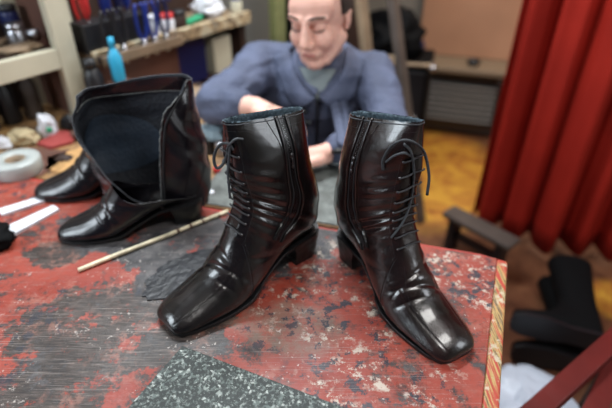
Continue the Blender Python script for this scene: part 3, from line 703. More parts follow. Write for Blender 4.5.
# ------------------------------------------------------------------ work bench behind the red table
def farY(x): return O1.y+(O1.x-x)*(-fl.y/fl.x)+.022
BZ = TZ-.003
wb = thing('workbench', 'cluttered wooden workbench behind the red table, stained orange brown', 'workbench', (-.5, 1.3, 0))
bp = [(.17, farY(.17)), (.17, 1.13), (-.27, 1.16), (-.36, 1.72), (-.885, 1.72), (-1.235, 1.22), (-1.20, farY(-1.20))]
mb = MB(); mb.prism([(x+.5, y-1.3) for x, y in bp], BZ-.035, BZ); fix_normals(mb.build('bench_top', M['bench'], wb))
for x, y in ((.12, .98), (.12, 1.08), (-.32, 1.68), (-.88, 1.66), (-1.12, 1.26)):
    mb = MB(); mb.box((x+.5, y-1.3, (BZ-.035)/2), (.05, .05, BZ-.035)); mb.build('leg', M['darkwood'], wb)
mt = MB(); pts = [(.16, farY(.16)+.004), (.16, 1.12), (-.20, 1.15), (-.26, farY(-.26)+.004)]
mt.prism(pts, BZ, BZ+.004); o = fix_normals(mt.build('work_mat', M['mat_grey'])); tag(o, 'worn grey mat on the bench in front of the seated man', 'mat')

# ------------------------------------------------------------------ cream shelving
sd = Vector((.588, .809, 0)); sn = Vector((-.809, .588, 0)); sa = math.atan2(sd.y, sd.x)
sp0 = Vector((-.672, 1.405, 0))
su = thing('shelving_unit', 'cream painted shelving unit full of tools at the top left', 'shelf', (sp0.x, sp0.y, BZ), sa)
# local x runs along the front, y towards the wall
def sbox(name, c, d, m, par=su, bev=.002): mb = MB(); mb.box(c, d, bev=bev); return mb.build(name, m, par)
for x, y in ((-.028, 0), (-.028, .25)): sbox('upright', (x, y, .45), (.056, .03, .90), M['cream'])
for y in (0, .25): sbox('upright', (-.352, y, .45), (.03, .03, .90), M['cream'])
sbox('front_rail', (-.195, 0, .205), (.28, .026, .055), M['cream'])
sbox('front_rail', (-.195, 0, .60), (.28, .026, .055), M['cream'])
sbox('shelf_board', (-.195, .125, .222), (.28, .22, .018), M['darkwood']); sbox('shelf_board', (-.195, .125, .617), (.28, .22, .018), M['darkwood'])
sbox('side_panel', (-.010, .125, .45), (.010, .22, .9), M['brown'])
sbox('back_panel', (-.19, .27, .45), (.36, .008, .9), M['darkwood'])
sbox('side_batten', (.022, .045, .56), (.03, .02, .68), M['cream'])
def SL(x, y, z=0): return sp0+sd*x+sn*y+Vector((0, 0, BZ+z))
# ------------------------------------------------------------------ wall shelf
ws0 = Vector((-.62, 1.40, 0))
wsf = thing('wall_shelf', 'shelf with flaking cream front edge crowded with tools behind the man', 'shelf', (ws0.x, ws0.y, 0), sa)
sbox('shelf_board', (.34, .12, .925), (.68, .22, .022), M['tan'], wsf)
t = NT('flaking_cream'); n = t.noise(22, 6, .7)
M['flaking'] = t.out(t.ramp(n, [(.44, (.55, .50, .36)), (.52, (.50, .36, .20)), (.58, (.09, .05, .03)), (.66, (.50, .44, .32))]), .6, n, .5, .003)
sbox('front_edge', (.34, -.0, .925), (.68, .018, .042), M['flaking'], wsf)
sbox('back_panel', (.165, .03, .82), (.33, .01, .17), M['brown'], wsf)
sbox('bracket', (.66, .12, .60), (.03, .20, .63), M['darkwood'], wsf)
def WS(x, y, z=0): return ws0+sd*x+sn*y+Vector((0, 0, .936+z))

# blue crate and pale tub under the shelf, olive post
bx = thing('storage_crate', 'dark blue crate under the shelf behind the man, left of his shoulder', 'crate', tuple(WS(.36, .13, -.936)), sa)
def openbox(par, m, w_, d_, h_, z0, nm='crate_wall'):
    th = .006
    for c, dd in (((0, -d_/2, z0+h_/2), (w_, th, h_)), ((0, d_/2, z0+h_/2), (w_, th, h_)), ((-w_/2, 0, z0+h_/2), (th, d_, h_)), ((w_/2, 0, z0+h_/2), (th, d_, h_)), ((0, 0, z0+.003), (w_, d_, th))):
        mb = MB(); mb.box(c, dd, bev=.001); mb.build(nm if c[2] > z0+.01 else 'crate_floor', m, par)
openbox(bx, M['navy'], .20, .2, .16, BZ)
bx2 = thing('plastic_tub', 'pale grey square tub under the shelf end beside the blue crate', 'tub', tuple(WS(.55, .09, -.936)), sa)
openbox(bx2, M['cream'], .09, .12, .13, .74, 'tub_wall')
st_ = thing('side_table', 'dark side stand carrying the pale tub beneath the wall shelf', 'stand', tuple(WS(.53, .12, -.936)), sa)
mb = MB(); mb.box((0, 0, .725), (.17, .2, .025)); mb.build('top', M['darkwood'], st_)
for a_ in (-1, 1):
    for b_ in (-1, 1): mb = MB(); mb.box((a_*.07, b_*.08, .355), (.025, .025, .71)); mb.build('leg', M['darkwood'], st_)
op = thing('wooden_post', 'yellowish green painted post standing to the left behind the man\'s head', 'post', (-.115, 2.02, 0))
mb = MB(); mb.box((0, 0, .75), (.05, .05, 1.5), (0, 0, .6), bev=.003); mb.build('post', M['olive'], op)
mb = MB(); mb.box((0, 0, .02), (.16, .16, .04), (0, 0, .6), bev=.003); mb.build('foot', M['darkwood'], op)
op2 = thing('tall_cabinet', 'tall black cabinet behind the man between the post and the wall', 'cabinet', (.12, 2.25, 0), sa*.5)
mb = MB(); mb.box((0, .1, .9), (.30, .25, 1.8), bev=.005); mb.build('cabinet_body', M['blackfab'], op2)
mb = MB(); mb.box((0, -.032, .9), (.27, .012, 1.7), bev=.003); dr = mb.build('door', M['darkwood'], op2)
mb = MB(); mb.tube([(.10, -.045, .95), (.10, -.06, .97), (.10, -.06, 1.05), (.10, -.045, 1.07)], .005, 8); mb.build('handle', M['metal'], dr, True)

# ------------------------------------------------------------------ small things on shelves and bench
def pliers(label, loc, rot, mh, group=None, open_=.35):
    r = thing('pliers', label, 'pliers', loc, rot, group)
    for sx in (-1, 1):
        mb = MB(); mb.tube(spline([(sx*.004, 0, .0), (sx*.014, 0, -.03), (sx*.016, 0, -.075), (sx*.010, 0, -.11)], 12), .0055, 8); mb.build('handle', mh, r, True)
        mb = MB(); mb.tube([(sx*-.002, 0, -.004), (sx*.007, 0, .018), (sx*.003, 0, .05)], [.007, .007, .003], 8); mb.build('jaw', M['metal'], r, True)
    mb = MB(); mb.tube([(0, -.006, 0), (0, .006, 0)], .008, 12); mb.build('pivot', M['metal'], r, True); return r
def hammer(label, loc, rot):
    r = thing('hammer', label, 'hammer', loc, rot); mb = MB(); mb.tube(spline([(0, 0, 0), (.06, 0, 0), (.14, 0, 0), (.2, 0, 0)], 8), [.010, .012, .010, .009, .009, .009, .010, .011], 10); mb.build('handle', M['tan'], r, True)
    mb = MB(); mb.tube([(.2, -.05, 0), (.2, -.03, 0), (.2, .02, 0), (.2, .05, 0)], [.016, .012, .013, .006], 10); mb.build('head', M['metal'], r, True); return r
def screwdriver(label, loc, rot, m, group=None):
    r = thing('screwdriver', label, 'screwdriver', loc, rot, group)
    mb = MB(); mb.lathe([(0, 0), (.004, 0), (.0045, .005), (.013, .02), (.015, .06), (.012, .10), (.008, .115), (0, .117)], seg=12); mb.build('handle', m, r, True)
    mb = MB(); mb.tube([(0, 0, 0), (0, 0, -.07), (0, 0, -.09)], [.003, .003, .002], 8); mb.build('blade', M['metal'], r, True); return r
def jar(label, loc, m, r_=.03, h=.07, lid=None, nm='jar'):
    r = thing(nm, label, nm, loc); mb = MB(); mb.lathe([(0, 0), (r_*.95, 0), (r_, .004), (r_, h*.85), (r_*.85, h)]); mb.build('body', m, r, True)
    if lid: mb = MB(); mb.lathe([(r_*.9, h-.002), (r_*.95, h-.001), (r_*.95, h+.014), (0, h+.015)]); mb.build('lid', lid, r, True)
    return r
def crumple(name, label, cat, loc, sz, m, seed, rot=0):
    bm = bmesh.new(); bmesh.ops.create_icosphere(bm, subdivisions=4, radius=1)
    for q in bm.verts:
        o_ = Vector((seed*3.1, 0, 0)); n = noise.noise(q.co*1.5+o_)*.35+noise.noise(q.co*3.5+o_)*.22+abs(noise.noise(q.co*7+o_))*.10
        q.co = q.co*(1+n); q.co = Vector((q.co.x*sz[0], q.co.y*sz[1], max(q.co.z*sz[2]+sz[2]*.7, 0)))
    me = bpy.data.meshes.new(name); bm.to_mesh(me); bm.free(); me.materials.append(m)
    for q in me.polygons: q.use_smooth = True
    o = bpy.data.objects.new(name, me); C.objects.link(o); o.location = loc; o.rotation_euler = (0, 0, rot); return tag(o, label, cat)
# hanging tools on the shelf front (they hang on a rack rail)
rk = thing('tool_rack', 'dark slotted rail along the shelf front holding hanging tools', 'tool rack', tuple(WS(0, 0, -.936)), sa)
mb = MB(); mb.box((.15, -.022, .925), (.30, .020, .02), bev=.002); mb.build('rail', M['darkwood'], rk)
mb = MB(); mb.box((.15, -.045, .925), (.30, .006, .03), bev=.002); mb.build('front_strip', M['tan'], rk)
hang = [(.045, 'black'), (.085, 'black'), (.16, 'blue'), (.20, 'blue'), (.245, 'navy')]
words = ['black handled pliers hanging nearest the cream post', 'black handled pliers hanging right of the cyan bottle', 'blue handled pliers hanging in the middle of the rail', 'blue handled pliers hanging second from the right on the rail', 'navy handled pliers hanging at the right end of the rail']
for (x, mm), wd in zip(hang, words):
    q = WS(x, -.034, .012); pliers(wd, tuple(q), (PI, 0, sa), M[mm], 'pliers hanging on the shelf rail')
# upright handles above the shelf
for i, (x, mm, wd) in enumerate(((.03, 'red', 'red handled screwdriver standing at the left end of the shelf'), (.10, 'blue', 'blue handled screwdriver standing left of the white jars'), (.14, 'navy', 'dark blue handled screwdriver between two blue ones'), (.18, 'blue', 'blue handled screwdriver standing nearest the white jars'))):
    blk = WS(x, .03+.02*(i % 2), .09); screwdriver(wd, tuple(blk), (R(8*(-1)**i), 0, 0), M[mm], 'screwdrivers standing on the wall shelf')
bk = thing('tool_block', 'black drilled block holding the upright screwdrivers on the shelf', 'tool holder', tuple(WS(.105, .04, 0)), sa)
mb = MB(); mb.box((0, 0, .0425), (.22, .07, .085), bev=.004); mb.build('block', M['black'], bk)
jar('white plastic jar on the shelf left of the red lidded jar', tuple(WS(.26, .03)), M['white'], .022, .05, M['white'])
jar('white jar with a red lid on the shelf', tuple(WS(.315, .035)), M['white'], .022, .045, M['red'])
jar('dark jar on the shelf right of the red lidded jar', tuple(WS(.37, .04)), M['darkwood'], .025, .045, M['black'])
o = thing('flat_brush', 'green handled brush lying on the wall shelf', 'brush', tuple(WS(.43, .05, .012)), sa+.3)
mb = MB(); mb.box((0, 0, 0), (.13, .03, .018), bev=.005); mb.build('handle', M['green'], o); mb = MB(); mb.box((.085, 0, 0), (.045, .036, .014)); mb.build('bristles', M['blackfab'], o)
crumple('plastic_bag', 'crumpled pale bag on the wall shelf left of the man\'s head', 'bag', tuple(WS(.555, .09)), (.055, .05, .045), M['white'], 4, .4)
jar('pale tin at the far end of the wall shelf near the post', tuple(WS(.655, .04)), M['cream'], .022, .05, M['blue'], 'tin')
pgb = thing('tool_board', 'dark board standing at the back of the wall shelf with tools hung on it', 'tool board', tuple(WS(.34, .205, 0)), sa)
mb = MB(); mb.box((0, 0, .331), (.66, .012, .66), bev=.002); mb.build('board', M['darkwood'], pgb)
for sx in (-1, 1): mb = MB(); mb.box((sx*.31, .012, .331), (.04, .012, .66)); mb.build('strut', M['darkwood'], pgb)
for i, (x, mm, wd) in enumerate(((-.24, 'red', 'red handled pliers high on the dark board'), (-.12, 'blue', 'blue handled pliers hanging on the dark board above the screwdrivers'), (0, 'black', 'black handled pliers hanging in the middle of the dark board'), (.10, 'blue', 'bright blue pliers hanging on the dark board above the green brush'))):
    q = WS(.34+x, .183, .17); pliers(wd, tuple(q), (0, 0, sa), M[mm], 'pliers on the dark board')
def last(label, loc, rot):
    r_ = thing('shoe_last', label, 'shoe last', loc, rot); s_ = Surf([(k[0], k[1]*.8, k[2]*.8, k[3]*.8, max(k[4]-.5, 0)*.8+.02, k[5]*.66) for k in KEYS[:11]], 1, crease=False, fac=False)
    U, V = np.meshgrid(np.linspace(0, .63, 50), np.arange(36)/36, indexing='ij'); v, f = grid_mesh(s_.pt(U, V), True, True, True); fix_normals(mesh('last_body', v, f, M['tan'], r_))
    mb = MB(); c = s_.pt(.63, 0)*.5+s_.pt(.63, .5)*.5; mb.tube([c, c+np.array([0, 0, .012])], .009, 12); mb.build('metal_collar', M['metal'], r_, True)
qa = on(178, 92, BZ); last('brown wooden shoe last on the bench behind the open boot', (qa.x-.04, qa.y-.02, BZ), (0, 0, R(200)))
# cyan bottle and things standing between the post and the first boot
bottle('glue_bottle', 'bright cyan squeeze bottle standing in front of the wall shelf', -.548, 1.375, .87, M['cyan'], [(0, 0), (.017, 0), (.019, .006), (.019, .07), (.012, .085), (.006, .10)], cap=M['cyan'])
lg = thing('wooden_block', 'brown wooden block beneath the cyan bottle', 'block', (-.548, 1.375, BZ), sa); mb = MB(); mb.box((0, 0, (.87-BZ)/2), (.06, .05, .87-BZ), bev=.003); mb.build('block', M['brown'], lg)
bottle('spray_can', 'tall black can standing right of the cream post', -.605, 1.335, BZ, M['black'], [(0, 0), (.024, 0), (.026, .005), (.026, .16), (.018, .18), (.014, .185)], cap=M['black'])
bottle('marker', 'red capped marker standing beside the tall black can', -.570, 1.285, BZ, M['red'], [(0, 0), (.012, 0), (.013, .006), (.013, .11), (.008, .12)], cap=M['red'])
bottle('marker', 'yellow marker standing left of the red one', -.615, 1.280, BZ, M['yellow'], [(0, 0), (.012, 0), (.013, .006), (.013, .10), (.008, .11)], cap=M['yellow'])
# shelving contents
hammer('hammer with tan handle lying on the upper shelf of the cream unit', tuple(SL(-.22, .09, .243)), (0, 0, sa+.5))
jar('silver tin on the upper shelf beside the hammer', tuple(SL(-.10, .10, .231)), M['metal'], .026, .05, M['metal'], 'tin')
jar('dark brown jar at the back of the upper shelf', tuple(SL(-.06, .20, .231)), M['navy'], .026, .08, M['black'])
crumple('rag', 'pale grey rag on the upper shelf at the left edge', 'rag', tuple(SL(-.28, .07, .235)), (.038, .03, .018), M['white'], 6)
crumple('leather_offcut', 'brown leather offcut on the upper shelf next to the post', 'leather', tuple(SL(-.13, .05, .231)), (.055, .03, .012), M['tan'], 8, sa)
jar('black pot at the back left of the upper shelf', tuple(SL(-.20, .20, .231)), M['black'], .035, .09, None, 'pot')
jar('grey lidded pot at the far left of the upper shelf', tuple(SL(-.29, .19, .231)), M['greyw'], .032, .10, M['metal'], 'pot')
for i, (x, m_, wd) in enumerate(((-.09, 'greyw', 'grey bottle inside the lower compartment near the post'), (-.16, 'black', 'black bottle in the middle of the lower compartment'), (-.23, 'navy', 'dark blue bottle in the lower compartment'), (-.30, 'darkwood', 'brown bottle at the left of the lower compartment'))):
    q = SL(x, .17); bottle('bottle', wd, q.x, q.y, BZ, M[m_], [(0, 0), (.025, 0), (.027, .005), (.027, .10), (.012, .13), (.011, .14)], cap=M['metal'])
# bench clutter
def bench(x, y): q = on(x, y, BZ); return (q.x, q.y, BZ)
q = bench(20, 172)
tr = thing('tape_roll', 'cloudy clear roll of tape lying on the bench at the left edge', 'tape', q)
mb = MB(); mb.lathe([(.026, 0), (.055, 0), (.058, .004), (.058, .036), (.055, .040), (.026, .040), (.024, .036), (.024, .004), (.026, 0)], seg=40); mb.f = mb.f[:-2]; mb.build('tape', M['glass'], tr, True)
mb = MB(); mb.lathe([(.020, .001), (.0235, .001), (.0235, .038), (.020, .038), (.020, .001)], seg=30); mb.f = mb.f[:-2]; mb.build('core', M['tan'], tr, True)
crumple('cloth', 'crumpled tan cloth on the bench below the cream shelving', 'cloth', bench(26, 143), (.042, .028, .024), M['tancloth'], 2)
crumple('paper_bag', 'white crumpled wrapper lying left of the tan cloth', 'wrapper', bench(5, 148), (.024, .020, .018), M['white'], 12)
pb_ = crumple('paper_bag', 'white crumpled bag with a green mark, upright behind the red strip', 'bag', bench(50, 136), (.024, .020, .042), M['white'], 3, .5)
mb = MB(); mb.ball((.004, -.030, .030), (.009, .004, .009), 12); mb.build('green_mark', M['green'], pb_, True)
def flat_piece(name, label, cat, px, z, th, m, seed=0, wob=.0, n=90, group=None):
    pts = [on(x, y, z) for x, y in px]; c = sum(pts, Vector())/len(pts); c.z = z; q = []
    m_ = len(pts); per = max(1, n//m_)
    for i in range(m_):
        a, b = pts[i], pts[(i+1) % m_]
        for k in range(per):
            t_ = k/per; p = a.lerp(b, t_); d = (p-c).normalized(); q.append(p+d*wob*noise.noise(p*70+Vector((seed, 0, 0)))*2)
    mb = MB(); mb.prism([(p.x-c.x, p.y-c.y) for p in q], 0, th); o = fix_normals(mb.build(name, m)); o.location = c; return tag(o, label, cat, group)
flat_piece('rubber_strip', 'dull red rubber strip on the bench in front of the shelving', 'rubber', [(38, 146), (60, 133), (76, 135), (74, 144), (52, 150)], BZ, .010, M['redcloth'], 1, .002)
flat_piece('cork_sheet', 'orange tan cork sheet lying beside the tape roll', 'cork', [(48, 158), (84, 148), (92, 170), (70, 176), (46, 170)], BZ, .004, M['stick'] if False else mat('cork', (.46, .26, .10), .8, var=.35, vscale=60), 2, .003)
flat_piece('leather_offcut', 'dark brown leather offcut on the bench behind the rear boot', 'leather', [(30, 148), (60, 152), (70, 150), (56, 166), (40, 178)], BZ, .004, M['brown'], 3, .004)
crumple('cloth', 'pale blue grey cloth on the bench between the open boot and the left boot', 'cloth', bench(214, 137), (.050, .040, .022), mat('pale_blue_cloth', (.30, .40, .46), .8), 7)
crumple('rag', 'tan brown rag on the bench in front of the man\'s elbow', 'rag', bench(200, 106), (.06, .05, .035), M['tan'], 9)
crumple('cloth', 'white wrinkled cloth on the bench under the man\'s forearm', 'cloth', bench(228, 122), (.055, .05, .020), M['white'], 11)
jar('small red cap on the bench between the boots\' laces and the open boot', bench(217, 172), M['red'], .010, .014, None, 'cap')
jar('small round white cap on the bench below the red cap', bench(211, 194), M['white'], .008, .008, None, 'cap')
jar('small metal tin on the bench behind the laces of the left boot', bench(222, 154), M['metal'], .018, .022, M['metal'], 'tin')

for i, (x, y, sz, mm, wd) in enumerate(((72, 128, (.030, .022, .022), 'black', 'black crumpled leather piece on the bench beside the green marked bag'), (64, 160, (.022, .018, .008), 'darkwood', 'small dark scrap on the cork sheet'), (92, 138, (.05, .03, .02), 'brown', 'brown scrap on the bench close behind the open boot'), (206, 98, (.035, .03, .03), 'darkwood', 'dark brown lump beside the tan rag near the man\'s elbow'), (233, 140, (.03, .022, .018), 'black', 'black scrap on the bench behind the laces of the left boot'))):
    crumple('leather_offcut', wd, 'leather', bench(x, y), sz, M[mm], 31+i)
# ------------------------------------------------------------------ on the red table
G = TZ
sp_ = [(183, 347), (345, 408), (372, 440), (90, 452), (131, 408)]
gp = [on(*p) for p in ((183, 349), (345, 411))]; gq = on(129, 411)
d1 = (gp[1]-gp[0]).normalized(); d2 = (gq-gp[0]).normalized()
pts = [gp[0], gp[0]+d1*.36, gp[0]+d1*.36+d2*.20, gp[0]+d2*.30]
mb = MB(); mb.prism([(p.x-gp[0].x, p.y-gp[0].y) for p in pts], 0, .008); o = fix_normals(mb.build('granite_slab', M['granite'])); o.location = (gp[0].x, gp[0].y, TZ)
bv = o.modifiers.new('b', 'BEVEL'); bv.width = .0012; bv.segments = 2; tag(o, 'speckled grey green granite slab lying at the front of the red table', 'slab')
a, b = on(79, 272), on(228, 213); st = thing('wooden_stick', 'thin pale wooden stick lying across the table behind the boots', 'stick', (a.x, a.y, TZ), math.atan2(b.y-a.y, b.x-a.x))
Ls = (b-a).length; mb = MB()
mb.tube([(x*Ls, 0, .0046+.0006*math.sin(x*9)) for x in np.linspace(0, 1, 24)], [.0044]*24, 8); mb.build('shaft', M['stick'], st, True)
for k, x in enumerate((.62, .71, .80, .92)):
    mb = MB(); mb.tube([(x*Ls, 0, .0048), (x*Ls+.005, 0, .0048)], .0047, 8); mb.build('brown_mark', M['brown'], st, True)
o = flat_piece('leather_scrap', 'dark torn leather scrap lying behind the toe of the left boot', 'leather', [(142, 297), (147, 281), (156, 274), (168, 262), (190, 254), (214, 249), (225, 256), (205, 272), (185, 285), (172, 297), (155, 301)], TZ, .0022, M['scrap'], 5, .005, 160)
for i, (pp, lb) in enumerate(((((2, 217), (0, 211), (44, 197), (47, 202)), 'white folded strip on the table, the one nearer the tape roll'), (((9, 233), (10, 227), (54, 207), (60, 211), (15, 236)), 'white folded strip in front, nearer the front of the table'))):
    flat_piece('paper_strip', lb, 'paper strip', pp, TZ, .006, M['white'], i, .001, 40, 'white folded strips')
crumple('black_cloth', 'black crumpled glove shape at the left edge of the table', 'cloth', tuple(on(-8, 243, TZ)), (.045, .04, .022), M['blackfab'], 14)

# ------------------------------------------------------------------ the rear pair: one unzipped and splayed open, one slumped behind it
hA = on(203, 214); tA = on(59, 238); rzA = place_boot(hA, tA); scA = (tA-hA).length/.312
RA = thing('ankle_boot', 'unzipped black boot standing wide open, its dark inner lining facing the camera', 'boot', hA, rzA, 'unpolished pair of ankle boots')
sA = Surf([[k[0]]+[q*100*scA/100 for q in k[1:]] for k in RKEYS], 1, lean=-.35, seed=3, fac=False)
make_upper(sA, RA, M['leather_back'], .47, 130, 110, 'vamp')
sole_parts(sA, RA, M['leather_back'], scA, True)
T_, V = np.meshgrid(np.linspace(0, 1, 40), np.linspace(.16, .84, 70), indexing='ij'); U = .44+T_*(.035+.19*np.sin(PI*(V-.16)/.68)**2); v, f = grid_mesh(sA.pt(U, V, -.06), False)
hcn = fix_normals(mesh('heel_counter', v, f, M['leather_back'], RA)); hcn.modifiers.new('s', 'SOLIDIFY').thickness = .002
bpy.context.view_layer.update()
inv = RA.matrix_world.inverted()
def lev(*a): return [inv @ atY(*p) for p in a]
L4 = [lev((163, 212, .845), (188, 212, .85), (209, 200, .885), (196, 190, .93), (165, 190, .94), (118, 196, .91), (112, 206, .87), (158, 212, .845)),
      lev((160, 166, .835), (190, 166, .845), (211, 165, .90), (192, 152, .945), (160, 148, .955), (104, 150, .945), (90, 166, .90), (118, 188, .825)),
      lev((163, 122, .845), (186, 128, .86), (201, 124, .905), (186, 114, .955), (150, 110, .965), (98, 112, .955), (80, 122, .91), (77, 138, .855)),
      lev((187, 80, .885), (190, 80, .895), (191, 78, .915), (182, 74, .945), (148, 77, .955), (104, 85, .945), (86, 89, .925), (76, 96, .895))]
cols = np.array([[list(q) for q in spline(l, 110)] for l in L4])
E1c = spline([inv @ atY(*p) for p in ((163, 212, .845), (160, 166, .835), (161, 130, .842), (166, 110, .85), (180, 96, .87), (187, 80, .885))], 70)
G_ = np.array([spline(cols[:, j], 70) for j in range(110)]).transpose(1, 0, 2)      # level, around
# gather the wavy rear zip edge into the sheet
for j in range(14):
    wgt = (1-j/14)**2
    G_[:, j] = G_[:, j]*(1-wgt)+np.array(E1c)*wgt
def sheet_normals(P):
    du = np.gradient(P, axis=0); dv = np.gradient(P, axis=1); n = np.cross(du, dv); n /= np.maximum(np.linalg.norm(n, axis=2, keepdims=True), 1e-9); return n
N_ = sheet_normals(G_); ctr = G_.mean(axis=1, keepdims=True)
if np.sum(N_*(G_-ctr)) < 0: N_ = -N_
uu, vv = np.meshgrid(np.linspace(0, 1, 70), np.linspace(0, 1, 110), indexing='ij')
D_ = .0022*np.sin(uu*22+vv*9)*np.exp(-((vv-.15)/.15)**2)+.0016*np.sin(uu*13-vv*21)+.0012*np.sin(uu*31+vv*14)
G2 = G_+N_*D_[..., None]
v, f = grid_mesh(G2, False); sh = mesh('shaft', v, f, M['leather_back'], RA); fix_normals(sh)
sh.modifiers.new('s', 'SOLIDIFY').thickness = -.0016 if False else .0016
Gi = G2-N_*.0022
v, f = grid_mesh(Gi, False); mesh('inner_lining', v, f, M['lining'], RA)
def sheet(P, u, v):
    a = np.clip(u, 0, 1)*(P.shape[0]-1); b = np.clip(v, 0, 1)*(P.shape[1]-1); i = np.minimum(a.astype(int), P.shape[0]-2); j = np.minimum(b.astype(int), P.shape[1]-2)
    s_ = (a-i)[..., None]; t_ = (b-j)[..., None]
    return P[i, j]*(1-s_)*(1-t_)+P[i+1, j]*s_*(1-t_)+P[i, j+1]*(1-s_)*t_+P[i+1, j+1]*s_*t_
# collar band inside, patch, edges
a, b = np.meshgrid(np.linspace(.86, .985, 8), np.linspace(.02, .985, 100), indexing='ij')
v, f = grid_mesh(sheet(G2-N_*.0032, a, b), False); mesh('collar_band', v, f, M['leather_back'], RA)
th_, rr_ = np.meshgrid(np.linspace(0, 2*PI, 49), np.linspace(0, 1, 10), indexing='ij')
v, f = grid_mesh(sheet(G2-N_*.0036, .40+.24*rr_*np.sin(th_), .70+.15*rr_*np.cos(th_)), False); mesh('lining_patch', v, f, M['lining_patch'], RA)
for nm, line_, r_, m_ in (('frayed_edge', G2[:, 0], .0013, M['flap_edge']), ('flap_edge', G2[:, -1], .0012, M['rim']), ('top_edge', G2[-1, :], .0012, M['rim'])):
    q = line_.copy(); q += rs.normal(0, .0004 if nm == 'frayed_edge' else .0001, q.shape); mb = MB(); mb.tube(q, r_, 6); mb.build(nm, m_, RA, True)
mb = MB(); L_ = sheet(G2-N_*.0034, np.linspace(.86, .86, 90), np.linspace(.03, .985, 90)); mb.tube(L_, .0006, 5); mb.build('lining_seam', M['flap_edge'], RA, True)
zt = None
mb = MB(); q = sheet(G2+N_*.0028, np.linspace(.0, .93, 80), np.full(80, .035)); mb.tube(q, .0022, 7); zt = mb.build('zip', M['zip_tape'], RA, True)
mb = MB()
for i in range(0, 70): mb.box(G2[i, 0]+N_[i, 0]*.0005, (.0022, .0016, .0016))
mb.build('zip_teeth', M['zip_metal'], zt)
mb = MB(); p = sheet(G2+N_*.003, np.array(.03), np.array(.0)); mb.box(p, (.006, .006, .010), bev=.001); mb.tube([p, p+np.array([0, .002, -.014])], .0016, 6); mb.build('zip_slider', M['metal'], RA)
for d_ in (.10, .17): 
    mb = MB(); mb.tube(sheet(G2+N_*.002, np.linspace(0, .9, 60), d_+.05*np.sin(np.linspace(0, 3, 60))), .0007, 5); mb.build('seam', M['leather_back'], sh, True)
# slumped one behind
BK = [list(k) for k in RKEYS[:11]]+[(.70, 15.5, 18.2, .5, 8.6, 4.0), (.80, 14.5, 20.2, 1.5, 12.0, 4.0), (.90, 11.5, 21.6, .5, 14.5, 3.6), (1.0, 8.5, 22.0, -1.5, 16.5, 2.4)]
hB = on(172, 178); tB = on(43, 196); 
RB2 = thing('ankle_boot', 'black boot with a rounded shining toe slumped behind the open boot', 'boot', (hB.x, hB.y, TZ), place_boot(hB, tB), 'unpolished pair of ankle boots')
sB = Surf(BK, 1, lean=-.3, seed=5, fac=False); make_upper(sB, RB2, M['leather_back'], 1.0, 150, 100); sole_parts(sB, RB2, M['leather_back'], 1.0, True)
V = np.arange(80)/80; rings = [sB.pt(np.full(80, u_), V, o_) for u_, o_ in ((1, .02), (1, -.2), (.95, -.3), (.85, -.3))]; v, f = grid_mesh(np.array(rings), True, False, True); mesh('lining', v, f, M['lining'], RB2)

# ------------------------------------------------------------------ the shoemaker
def fuse(name, mb, m, parent, vox=.006, smooth=6, sub=None, disp=None):
    me = bpy.data.meshes.new('tmp'); me.from_pydata([tuple(map(float, p)) for p in mb.v], [], [tuple(q) for q in mb.f]); me.update()
    o = bpy.data.objects.new('tmp', me); C.objects.link(o); fix_normals(o)
    r = o.modifiers.new('r', 'REMESH'); r.mode = 'VOXEL'; r.voxel_size = vox
    s = o.modifiers.new('s', 'SMOOTH'); s.iterations = smooth; s.factor = .5
    bpy.context.view_layer.update(); dg = bpy.context.evaluated_depsgraph_get()
    nm = bpy.data.meshes.new_from_object(o.evaluated_get(dg)); nm.name = name
    bpy.data.objects.remove(o); bpy.data.meshes.remove(me)
    if disp:
        nm.calc_loop_triangles() if False else None
        co = [q.co.copy() for q in nm.vertices]; no = [q.normal.copy() for q in nm.vertices]
        for q, c_, n_ in zip(nm.vertices, co, no): q.co = c_+n_*disp(c_)
    nm.materials.clear(); nm.materials.append(m)
    for q in nm.polygons: q.use_smooth = True
    o = bpy.data.objects.new(name, nm); C.objects.link(o)
    if parent: o.parent = parent
    return o
man = thing('person', 'seated man in a blue grey work jacket looking down at the work in his hands', 'person', (0, 0, 0))
HC = Vector((.036, 1.335, 1.052))                           # middle of the head
HM = Matrix.Translation(HC) @ Euler((0, 0, R(-24))).to_matrix().to_4x4() @ Euler((R(9), R(0), 0)).to_matrix().to_4x4() @ Matrix.Rotation(R(-3), 4, 'Y') @ Matrix.Scale(1.0, 4)
def H(x, y, z): return HM @ Vector((x, y, z))
hrot = tuple(HM.to_euler())
shL = Vector((.200, 1.42, .875)); shR = Vector((-.135, 1.475, .885)); nk = Vector((.045, 1.44, .925)); chest = Vector((.055, 1.45, .78)); pel = Vector((.09, 1.53, .50))
elR = Vector((-.245, 1.275, .835)); wrR = Vector((-.130, 1.175, .868)); haR = Vector((-.075, 1.125, .855))
elL = Vector((.225, 1.19, .805)); wrL = Vector((.045, 1.075, .785)); haL = Vector((.005, 1.055, .778))
b = MB()
b.ball(H(0, .020, .035), (.076, .096, .092), 28, hrot); b.ball(H(0, -.014, -.032), (.063, .074, .076), 24, hrot); b.ball(H(0, -.052, -.092), (.030, .030, .025), 16, hrot)
b.ball(H(0, -.045, .045), (.062, .042, .050), 20, hrot)
for sx in (-1, 1):
    b.ball(H(sx*.034, -.060, -.024), (.027, .024, .032), 18, hrot)
    b.capsule(H(sx*.012, -.086, .030), H(sx*.050, -.068, .030), .011, .008)
    b.ball(H(sx*.032, -.070, .010), (.017, .014, .012), 12, hrot)
    b.ball(H(sx*.0115, -.098, -.034), (.0095, .010, .008), 10, hrot)
    b.capsule(H(sx*.056, -.004, -.042), H(sx*.026, -.046, -.086), .021, .020)
b.capsule(H(0, -.088, .020), H(0, -.106, -.026), .010, .013); b.ball(H(0, -.104, -.029), (.013, .012, .010), 12, hrot)
